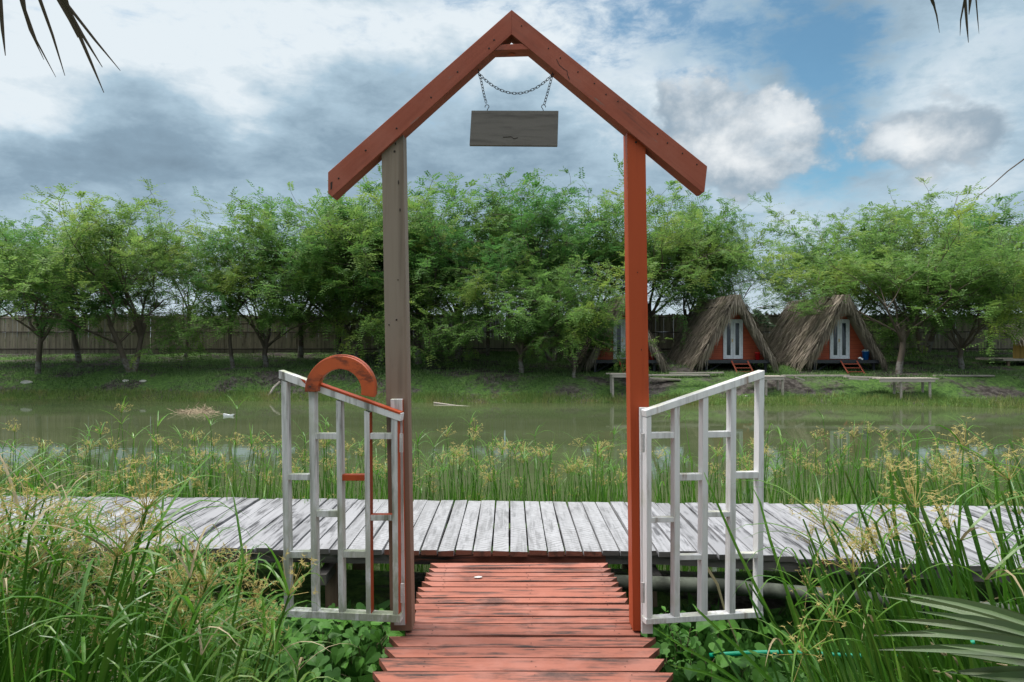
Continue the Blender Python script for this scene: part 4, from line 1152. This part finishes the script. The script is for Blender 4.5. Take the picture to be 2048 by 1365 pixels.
# ------------------------------------------------------------------ sedges
M['sedge'] = leafmat('sedge green', (.05, .165, .014), (.12, .30, .028), (.19, .33, .055), trans=.42, nscale=3, rough=.38, spec=.5)
M['sedge_head'] = leafmat('golden sedge spikelets', (.46, .37, .12), (.68, .58, .25), trans=.4, rough=.7)
M['dry_blade'] = leafmat('dry straw blade', (.33, .26, .15), (.42, .36, .22), trans=.2)
def arc(rnd, p, d, L, sag, n=6):
    """points of a blade leaving p towards d and bending down"""
    pts = [p]; q = p.copy(); dd = d.normalized()
    for k in range(n):
        dd = (dd + Vector((0, 0, -sag * (k + 1) / n))).normalized(); q = q + dd * L / n; pts.append(q)
    return pts
def head_mesh(mb, p, d, rnd, size=1.0):
    """compound umbel: rays with star-like spikelet clusters"""
    for k in range(rnd.randint(11, 16)):
        o = (d * 1.0 + Vector((rnd.gauss(0, .75), rnd.gauss(0, .75), rnd.gauss(.1, .45)))).normalized()
        L = rnd.uniform(.03, .115) * size
        e1 = p + o * L
        mb.tube([p, e1], .0009, 3, cap=False)
        for q in range(rnd.randint(2, 3)):
            o2 = (o + Vector((rnd.gauss(0, .6), rnd.gauss(0, .6), rnd.gauss(0, .6)))).normalized(); e2 = e1 + o2 * rnd.uniform(.008, .03) * size
            for s in range(rnd.randint(5, 7)):
                o3 = (o2 * .4 + Vector((rnd.gauss(0, 1), rnd.gauss(0, 1), rnd.gauss(0, 1)))).normalized(); L3 = rnd.uniform(.010, .019) * size
                sv = o3.orthogonal().normalized() * .0014
                mb.add([e2 - sv, e2 + o3 * L3, e2 + sv], [(0, 1, 2)])
def sedge(seed, H, nc, lean, head=1.0, nleaf=6, spread=.06, bract=.3, wk=1.0, ck=1.0, bare=.1, hs=1.0):
    rnd = random.Random(seed); g = MB(); heads = []
    for c in range(nc):
        h = H * rnd.uniform(.72, 1.0); base_ = Vector((rnd.gauss(0, spread), rnd.gauss(0, spread), 0))
        ln = Vector((lean[0] + rnd.gauss(0, .10), lean[1] + rnd.gauss(0, .10), 1)).normalized()
        pts = []; q = base_.copy(); dd = ln.copy()
        for k in range(6):
            pts.append(q); q = q + dd * h / 5; dd = (dd + Vector((lean[0] * .08 + rnd.gauss(0, .012), rnd.gauss(0, .012), 0))).normalized()
        g.tube(pts, [.0048 * ck, .0046 * ck, .0042 * ck, .0037 * ck, .003 * ck, .0024 * ck], 3, cap=False)
        tp = pts[-1]
        if rnd.random() > bare:
            for b_ in range(rnd.randint(2, 4)):
                a = rnd.uniform(0, 6.28); d = (dd * rnd.uniform(.3, 1.3) + Vector((math.cos(a), math.sin(a), .1)) * .8).normalized(); L = rnd.uniform(.5, 1.2) * bract
                w0 = rnd.uniform(.005, .0095) * wk
                g.ribbon(arc(rnd, tp, d, L, rnd.uniform(.15, .75)), [w0 * .8, w0, w0, w0 * .85, w0 * .6, w0 * .35, .0004], d.cross(Vector((0, 0, 1))) + Vector((0, 0, .001)), 1 if rnd.random() < .06 else 0, .25)
        if rnd.random() < head:
            hm = MB(); head_mesh(hm, tp, dd, rnd, rnd.uniform(.8, 1.2) * hs); heads.append(hm)
    for k in range(nleaf):
        a = rnd.uniform(0, 6.28); L = H * rnd.uniform(.45, .95)
        d = Vector((lean[0] * 1.2 + math.cos(a) * .22, lean[1] + math.sin(a) * .22, 1)).normalized(); w0 = rnd.uniform(.007, .013) * wk
        p0 = Vector((rnd.gauss(0, spread), rnd.gauss(0, spread), 0))
        g.ribbon(arc(rnd, p0, d, L, rnd.uniform(.05, .6), 8), [w0 * .6, w0, w0, w0, w0 * .95, w0 * .85, w0 * .6, w0 * .35, .0005], (math.cos(a + 1.57), math.sin(a + 1.57), 0), 1 if rnd.random() < .12 else 0, .25)
    return g, heads
def proto_sedge(seed, **kw):
    g, heads = sedge(seed, **kw)
    o = g.build('sedge_clump', [M['sedge'], M['dry_blade']])
    for h in heads: h.build('seed_head', M['sedge_head'], o)
    return [o, False]
GL = 'sedge clumps in the left foreground'; GR = 'sedge clumps in the right foreground'
PL = [proto_sedge(100 + i, H=1.15, nc=6, lean=(.17, .0), head=.30, nleaf=6, bract=.30, wk=1.35, ck=1.5, hs=1.3) for i in range(7)]
PR = [proto_sedge(200 + i, H=1.3, nc=4, lean=(-.27, .02), head=.2, nleaf=5, bract=.36, wk=1.5, ck=1.9, bare=.45) for i in range(6)]
def put(pr, x, y, s, rz_, label, group):
    o = pr[0] if not pr[1] else copy_tree(pr[0])
    pr[1] = True
    o.location = (x, y, gz(x, y) - .03); o.scale = (s, s, s); o.rotation_euler = (0, 0, rz_)
    tag(o, label, 'sedge', group)
rnd = random.Random(41)
# left mass: crown line of the tops follows the photo (px -> y of the tops)
def topL(px): 
    pts = [(-200, 930), (0, 950), (60, 950), (150, 985), (260, 1000), (350, 1010), (420, 1050), (480, 1140), (540, 1270), (600, 1345)]
    for (a, ya), (b_, yb_) in zip(pts, pts[1:]):
        if a <= px <= b_: return ya + (yb_ - ya) * (px - a) / (b_ - a)
    return 1300
cnt = 0
for k in range(2000):
    if cnt >= 100: break
    D = rnd.uniform(2.2, 4.2); px = rnd.uniform(-160, 520)
    if px > 400 and rnd.random() < .7: continue
    x = (px - HX) / F * D; yt = topL(px + 90) + 20 + abs(rnd.gauss(0, 150)) - (90 if rnd.random() < .13 else 0)
    if D > 3.5 and px > 120 and yt < 1100 and rnd.random() < .5: continue
    zt = CZ - (yt - HY) / F * D; h = zt - gz(x, D)
    if not .35 < h < 1.6: continue
    s = h / 1.12
    near = D < 3.0
    put(PL[cnt % 7], x, D, s, rnd.uniform(-.7, .7), 'green sedge clump with golden seed heads in the near left foreground' if near else 'green sedge clump with golden seed heads beside the left end of the boardwalk', GL)
    cnt += 1
def topR(px):
    pts = [(1300, 1340), (1420, 1300), (1480, 1180), (1540, 1010), (1600, 960), (1700, 960), (1800, 900), (1900, 880), (2048, 880), (2300, 860)]
    for (a, ya), (b_, yb_) in zip(pts, pts[1:]):
        if a <= px <= b_: return ya + (yb_ - ya) * (px - a) / (b_ - a)
    return 1300
cnt = 0
for k in range(2000):
    if cnt >= 48: break
    D = rnd.uniform(2.1, 3.3); pxt = rnd.uniform(1480, 2200)
    yt = topR(pxt) + abs(rnd.gauss(0, 130)) - 5
    zt = CZ - (yt - HY) / F * D
    h = zt - .22
    if not .35 < h < 1.65: continue
    s = h / 1.2; x = (pxt - HX) / F * D + .36 * h
    if x < 1.1 or (D < 2.5 and x / D > .62): continue
    put(PR[cnt % 6], x, D, s, rnd.uniform(-.45, .45), 'tall sedge clump leaning left, in front of the right end of the boardwalk' if D > 2.75 else 'tall sedge clump leaning left in the near right foreground', GR)
    cnt += 1
# reeds in the water behind the boardwalk: one uncountable band
mb = MB(); hm = MB(); rnd = random.Random(51)
for k in range(1050):
    D = rnd.uniform(5.95, 7.1); px = rnd.uniform(-120, 2170); x = (px - HX) / F * D
    base_y = 930 + 30 * noise.noise(Vector((px * .006, 0, 0)))
    yt = base_y + rnd.gauss(-8, 30) + 12 * (rnd.random() < .3)
    if rnd.random() < .05: yt -= 45
    if rnd.random() < .25: yt += 45
    h = CZ - (yt - HY) / F * D + .1
    p = Vector((x, D, -.1)); dd = Vector((rnd.gauss(0, .06), rnd.gauss(0, .04), 1)).normalized()
    kind = rnd.random()
    if kind < .55:
        q = [p + dd * h * u + Vector((dd.x * h * .3 * u * u, 0, 0)) for u in (0, .35, .7, 1)]
        mb.tube(q, [.0055, .005, .004, .003], 3, cap=False)
        for b_ in range(rnd.randint(3, 5)):
            a = rnd.uniform(0, 6.28); d = (dd * rnd.uniform(.4, 1.2) + Vector((math.cos(a), math.sin(a), .1)) * .7).normalized(); w0 = rnd.uniform(.006, .011)
            mb.ribbon(arc(rnd, q[-1], d, rnd.uniform(.12, .34), rnd.uniform(.2, .7), 5), [w0 * .8, w0, w0, w0 * .7, w0 * .4, .0005], d.cross(Vector((0, 0, 1))) + Vector((0, 0, .001)), 0, .2)
        if rnd.random() < .42: head_mesh(hm, q[-1], dd, rnd, 1.0)
    for b_ in range(2):
        a = rnd.uniform(0, 6.28); d = Vector((math.cos(a) * .16, math.sin(a) * .16, 1)).normalized(); w0 = rnd.uniform(.009, .017)
        mb.ribbon(arc(rnd, p, d, h * rnd.uniform(.75, 1.12), rnd.uniform(.02, .3), 8), [w0 * .7, w0, w0, w0, w0 * .9, w0 * .8, w0 * .6, w0 * .35, .0005], (math.cos(a + 1.57), math.sin(a + 1.57), 0), 0, .2)
rd = mb.build('reeds', M['sedge']); tag(rd, 'band of green reeds standing in the water behind the boardwalk', 'reeds', kind='stuff')
hh_ = hm.build('seed_heads', M['sedge_head'], rd); hh_['kind'] = 'stuff'

# ------------------------------------------------------------------ vines and undergrowth
M['vine'] = leafmat('heart shaped vine leaves', (.035, .12, .016), (.10, .26, .035), (.07, .19, .028), trans=.35, rough=.5, nscale=3, spec=.25)
M['shrub'] = leafmat('glossy shrub leaves', (.025, .085, .014), (.055, .15, .026), trans=.25, rough=.4, spec=.35)
HEART = [(0, 0), (.16, -.14), (.38, -.10), (.5, .12), (.42, .42), (.2, .75), (0, 1.0)]
def heart(mb, c, up, fwd, s, cup=.18):
    fwd = (fwd - up * fwd.dot(up)).normalized(); sd_ = fwd.cross(up)
    right = [c + sd_ * x * s + fwd * y * s + up * (abs(x) * cup * s - y * y * .18 * s) for x, y in HEART]
    left = [c - sd_ * x * s + fwd * y * s + up * (abs(x) * cup * s - y * y * .18 * s) for x, y in HEART[1:-1]]
    mid = c + fwd * .4 * s - up * .03 * s
    vs = right + left + [mid]; n = len(right); mi = len(vs) - 1
    fs = [[i, i + 1, mi] for i in range(n - 1)]
    lo = [0] + list(range(n, n + len(left))) + [n - 1]
    fs += [[lo[i + 1], lo[i], mi] for i in range(len(lo) - 1)]
    mb.add(vs, fs)
rnd = random.Random(61)
mb = MB(); st = MB()
def vine_patch(n, pxr, Dr, zmax, sz):
    for k in range(n):
        D = rnd.uniform(*Dr); px = rnd.uniform(*pxr); x = (px - HX) / F * D
        if -.62 < x < .70 and D > 3.0 or -.86 < x < .95 and D <= 3.7: continue
        hn = .5 + .5 * noise.noise(Vector((x * 2.1, D * 2.1, 1)))
        if hn < .32 and rnd.random() < .6: continue
        z = gz(x, D) + rnd.random() ** .7 * zmax * (.35 + hn)
        if z > .64: z = .64 - rnd.random() * .2
        up = Vector((rnd.gauss(0, .5), rnd.gauss(-.6, .5), 1)).normalized()
        heart(mb, Vector((x, D, z)), up, Vector((rnd.gauss(0, 1.0), rnd.gauss(-.3, .8), -.5)), rnd.uniform(*sz), rnd.uniform(.05, .3))
        if rnd.random() < .4:
            p = Vector((x, D, z)); st.tube([p, p + Vector((rnd.gauss(0, .03), rnd.gauss(.02, .03), -.08)), p + Vector((rnd.gauss(0, .06), .03, -.22))], .0018, 3, cap=False)
vine_patch(620, (300, 800), (3.0, 4.35), .32, (.05, .085))
vine_patch(900, (1270, 2150), (2.75, 4.3), .30, (.05, .09))
vine_patch(350, (-50, 500), (2.6, 4.3), .25, (.05, .08))
vine_patch(140, (380, 800), (4.2, 4.5), .3, (.045, .07))
v_ = mb.build('vines', M['vine']); tag(v_, 'heart leaved creeping vines covering the near bank beside the ramp', 'vines', kind='stuff')
s_ = st.build('stems', M['log'], v_); s_['kind'] = 'stuff'
mb = MB()
for k in range(26000):        # small weeds and grass blades under the vines
    D = rnd.uniform(2.3, 4.6); px = rnd.uniform(-300, 2350); x = (px - HX) / F * D
    if -.62 < x < .66 and D > 3.6 or -.84 < x < .9 and D <= 3.7: continue
    z = gz(x, D); h = rnd.uniform(.04, .2); a = rnd.uniform(0, 6.28); w_ = rnd.uniform(.004, .012)
    p = Vector((x, D, z - .01)); s = Vector((math.cos(a), math.sin(a), 0)) * w_
    mb.add([p - s * .5, p + s * .5, p + Vector((rnd.gauss(0, .04), rnd.gauss(0, .04), h * .6)) + s * .5, p + Vector((rnd.gauss(0, .07), rnd.gauss(0, .07), h))], [(0, 1, 2, 3)])
tag(mb.build('undergrowth', M['shrub']), 'dark low grass and weeds under the vines on the near bank', 'weeds', kind='stuff')
def shrub(x, y, z0, H, n, label, seed, L=.085, name='broadleaf_shrub', spread=.12, group=None, mt=None):
    r_ = random.Random(seed); mb = MB(); stm = MB()
    for k in range(n):
        a = r_.uniform(0, 6.28); d = Vector((math.cos(a) * r_.uniform(0, .5), math.sin(a) * r_.uniform(0, .5), 1)).normalized(); h = H * r_.uniform(.6, 1)
        p0 = Vector((x + r_.gauss(0, spread), y + r_.gauss(0, spread * .7), z0 - .02))
        stm.tube([p0, p0 + d * h], [.004, .002], 4, cap=False)
        m_ = int(h / .028)
        for i in range(m_):
            u = (i + 1) / m_; c = p0 + d * h * u
            for q in (0, 1):
                b_ = i * 1.57 + q * 3.14 + r_.uniform(-.3, .3)
                o = (Vector((math.cos(b_), math.sin(b_), .25 + .5 * u))).normalized(); Lf = L * r_.uniform(.8, 1.2) * (1 - .3 * u)
                s = o.cross(Vector((0, 0, 1))).normalized() * Lf * .21; dn = Vector((0, 0, -Lf * .28)); up = Vector((0, 0, Lf * .05))
                vs = [c, c + o * Lf * .3 + s * .85 + up, c + o * Lf * .6 + s + dn * .25 + up, c + o * Lf + dn, c + o * Lf * .6 - s + dn * .25 + up, c + o * Lf * .3 - s * .85 + up, c + o * Lf * .5 + dn * .12]
                mb.add(vs, [(0, 1, 6), (1, 2, 6), (2, 3, 6), (3, 4, 6), (4, 5, 6), (5, 0, 6)])
    e_ = empty(name, (x, y, z0), label, 'shrub', group)
    stm.build('stems', M['log'], e_); mb.build('foliage', mt or M['shrub'], e_)
def at(px, D): return (px - HX) / F * D
shrub(at(722, 3.25), 3.25, .2, .34, 6, 'glossy broad leaved shrub beside the left edge of the ramp, below the gate leaf', 71, spread=.07)
shrub(at(655, 3.1), 3.1, .2, .2, 5, 'lower glossy shrub left of the taller one by the ramp', 72, .075)
shrub(at(1335, 3.75), 3.75, .25, .26, 4, 'pale green seedling just right of the red post foot, behind the gate bars', 73, .07, 'seedling', .05, 'seedlings behind the right gate leaf', M['vine'])
shrub(at(1385, 4.0), 4.0, .25, .38, 3, 'taller seedling in the middle of the right gate leaf, in front of the pipe', 74, .08, 'seedling', .05, 'seedlings behind the right gate leaf', M['vine'])
shrub(at(1390, 3.3), 3.3, .2, .22, 6, 'leafy weed under the bottom rail of the right gate leaf', 75, .06, 'seedling', .08, 'seedlings behind the right gate leaf', M['vine'])
shrub(at(1330, 3.2), 3.2, .2, .2, 6, 'leafy weed close to the right edge of the ramp', 76, .06, 'seedling', .08, 'seedlings behind the right gate leaf', M['vine'])
shrub(at(1890, 6.15), 6.15, .35, .5, 7, 'small bushy green plant behind the right part of the boardwalk', 77, .07, 'bushy_plant', .09, None, M['vine'])
# blades crossing the right gate leaf
rnd = random.Random(81)
BL = [([(1600, 1365), (1540, 1230), (1480, 1110), (1418, 970), (1408, 945)], 'long blade leaning left across the lower right gate leaf'),
      ([(1545, 1365), (1470, 1290), (1395, 1220), (1385, 1208)], 'blade rising left from below the right gate leaf'),
      ([(1500, 1380), (1430, 1330), (1360, 1290), (1308, 1255)], 'blade reaching left to the foot of the red post'),
      ([(1640, 1375), (1600, 1260), (1540, 1080), (1520, 1005), (1505, 975)], 'blade just right of the outer end of the right gate leaf'),
      ([(1480, 1372), (1410, 1345), (1340, 1330)], 'low blade lying over the weeds right of the ramp'),
      ([(1410, 1130), (1435, 1170), (1452, 1230), (1480, 1300)], 'pale dry stalk slanting behind the bars of the right gate leaf')]
for i, (pts, lbv) in enumerate(BL):
    D = 3.15 if i < 5 else 3.9
    pp = [P(x, y, D + .05 * k) for k, (x, y) in enumerate(pts)]
    # smooth the line
    q = []
    for a, b_ in zip(pp, pp[1:]): q += [a, a.lerp(b_, .5)]
    q.append(pp[-1]); n = len(q)
    mb = MB(); mb.ribbon(q, [.017 * (1 - (k / (n - 1)) ** 2 * .85) for k in range(n)], (1, -.3, .2), 0, .2)
    tag(mb.loose('grass_blade', M['sedge'] if i < 5 else M['dry_blade'], q[0]), lbv, 'blade', 'long blades crossing the right gate leaf')
# arching stalk on the right with its golden head
def stalk(pts2, D, label, head_at=None, w0=.011, seed=1):
    mb = MB(); q = [P(x, y, D) for x, y in pts2]; n = len(q)
    mb.ribbon(q, [w0 * (1 - .8 * (k / (n - 1)) ** 2) for k in range(n)], (1, -.2, .1), 0, .25)
    o = mb.loose('tall_stalk', M['sedge'], q[0]); tag(o, label, 'stalk', 'tall single stalks in the right foreground')
    if head_at:
        hm = MB(); head_mesh(hm, P(*head_at, D), Vector((.3, 0, 1)).normalized(), random.Random(seed), 1.0); hm.build('seed_head', M['sedge_head'], o)
stalk([(1890, 1365), (1900, 1250), (1912, 1130), (1920, 1010), (1926, 900)], 3.0, 'straight thick green stalk with a golden head, right of the arching ones', (1928, 893), .02, 3)
stalk([(1845, 1365), (1838, 1250), (1834, 1100), (1835, 960), (1833, 882)], 3.1, 'upright pale blade ending under the thin arch', None, .02)
stalk([(1924, 900), (1915, 878), (1898, 860), (1878, 850), (1858, 852), (1840, 864), (1831, 880)], 3.05, 'thin arching blade joining two tall stalks above the boardwalk', None, .007)
stalk([(2020, 1365), (2010, 1200), (2000, 1050), (1990, 950), (1985, 903)], 3.0, 'dark green stalk near the right edge', None, .017)
stalk([(1985, 903), (1995, 890), (2020, 886), (2060, 892)], 3.0, 'thin arching blade above the stalk near the right edge', None, .006)
stalk([(1810, 1365), (1800, 1200), (1790, 1050), (1780, 945), (1781, 940)], 3.1, 'dark stalk left of the thin arch', (1782, 945), .018, 5)
stalk([(1790, 944), (1796, 970), (1802, 1000)], 3.1, 'short folded yellow green blade beside the dark stalk', None, .012)

# ------------------------------------------------------------------ fan palm leaves, bottom right
def palm_leaf(root, D0, tips, label, wmax, seed):
    r_ = random.Random(seed); mb = MB(); dry = MB()
    a = P(*root, D0)
    for (tx, ty, D1, sag) in tips:
        b_ = P(tx, ty, D1); d = b_ - a; n = 7; pts = []
        for k in range(n + 1):
            u = k / n; pts.append(a + d * u + Vector((0, 0, sag * math.sin(u * math.pi))))
        wd = [wmax * (.5 + .5 * math.sin(min(1, k / n * 1.6) * math.pi / 2)) * (1 if k < n - 2 else (n - k) / 2.6 + .04) for k in range(n + 1)]
        mb.ribbon(pts, wd, (0, .75, 1), 0, .32)
    o = mb.loose('fan_palm_leaf', M['palm'], a); tag(o, label, 'palm leaf', 'fan palm leaves in the right corner')
M['palm'] = leafmat('fan palm leaf', (.075, .125, .05), (.12, .18, .075), (.12, .15, .085), trans=.15, rough=.35, nscale=5, spec=.6)
palm_leaf((2280, 1350), 1.95, [(1800, 1187, 2.35, .045), (1760, 1192, 2.5, .04), (1770, 1240, 2.4, .04), (1830, 1222, 2.2, .03), (1745, 1272, 2.35, .05), (1750, 1300, 2.3, .03), (1840, 1262, 2.15, .02), (1880, 1290, 2.1, .01), (1860, 1205, 2.45, .05)],
          'broad fan palm leaf with long folded green strips, reaching in from the right edge', .031, 1)
palm_leaf((2230, 1365), 2.1, [(1900, 1308, 2.3, .02), (1890, 1345, 2.2, .01), (1940, 1352, 2.15, .0)], 'lower fan palm leaf with a pale torn tip in the bottom right corner', .04, 2)

# ------------------------------------------------------------------ thatched shelter over the photographer; dry leaf ends hang into view
sh = empty('thatched_shelter', (0, -.3, .3), 'dry palm leaf ends of a thatched shelter roof hanging into the top corners', 'shelter')
EZ = CZ + .88
M['dryleaf'] = leafmat('dry grey palm strips', (.10, .07, .055), (.20, .15, .12), trans=.1, rough=.8)
mb = MB(); mb.tube([(-2.3, 1.35, EZ), (2.3, 1.35, EZ)], .045, 10); mb.build('eave_beam', M['log'], sh)
for x in (-2.1, 2.1):
    for y in (1.2, -2.4):
        mb = MB(); mb.tube([(x, y, .1), (x, y, EZ + (0 if y > 0 else .05))], .06, 10); mb.build('post', M['log'], sh)
mb = MB(); rnd = random.Random(91)
mb.add([(-2.4, 1.5, EZ + .05), (2.4, 1.5, EZ + .05), (2.4, -.6, EZ + 1.3), (-2.4, -.6, EZ + 1.3), (2.4, -2.6, EZ + .05), (-2.4, -2.6, EZ + .05)], [(0, 1, 2, 3), (3, 2, 4, 5)])
for k in range(1500):
    u = rnd.random(); x = rnd.uniform(-2.4, 2.4)
    a = Vector((x, 1.5 - 2.1 * u, EZ + .08 + 1.25 * u)); dn = Vector((rnd.gauss(0, .06), .86, -.51)); L = min(rnd.uniform(.3, .6), .25 + u * 2)
    mb.ribbon([a - dn * L * .5, a + Vector((0, 0, .02)), a + dn * L * .3], [.03, .03, .008], (1, 0, 0), 0, .1)
mb.build('thatch', M['thatch'], sh)
def strip(pts2, w0, D=1.45):
    mb = MB(); q = [P(x, y, D) for x, y in pts2]
    q = [Vector((q[0].x, 1.38, EZ + .03))] + q; n = len(q)
    mb.ribbon(q, [w0 * (1 - .85 * (k / (n - 1)) ** 3) for k in range(n)], (1, .4, 0), 0, .2)
    mb.build('hanging_leaf_strip', M['dryleaf'], sh)
for pts, w_ in (([(40, -60), (50, 20), (72, 80), (112, 155)], .006), ([(60, -80), (80, 0), (105, 70), (130, 152)], .008), ([(95, -90), (125, 0), (165, 70), (205, 135)], .010),
                ([(110, -80), (135, 10), (190, 80), (241, 142)], .008), ([(100, -60), (150, 50), (180, 120), (208, 186)], .009), ([(-20, -80), (0, 0), (5, 60), (11, 112)], .010),
                ([(20, -80), (45, 10), (60, 60), (88, 120)], .007), ([(100, -70), (118, 0), (140, 40), (156, 76)], .010), ([(1850, -80), (1866, 0), (1874, 30), (1879, 66)], .009),
                ([(1845, -60), (1868, 5), (1872, 22)], .016), ([(1930, -80), (1932, 0), (1935, 50), (1937, 86)], .012), ([(1920, -80), (1930, 0), (1922, 40), (1920, 72)], .007),
                ([(1960, -80), (1953, 0), (1956, 40), (1958, 68)], .006), ([(1945, -60), (1942, 0), (1938, 30)], .014)):
    strip(pts, w_)
mb = MB(); q = [P(1952, 396, 1.6), P(1985, 370, 1.6), P(2015, 343, 1.58), P(2060, 310, 1.56), Vector((1.55, 1.5, CZ + .62)), Vector((1.72, 1.38, EZ))]
mb.tube(q, [.0006, .001, .0013, .0016, .002, .002], 4); mb.build('hanging_twig', M['dryleaf'], sh)
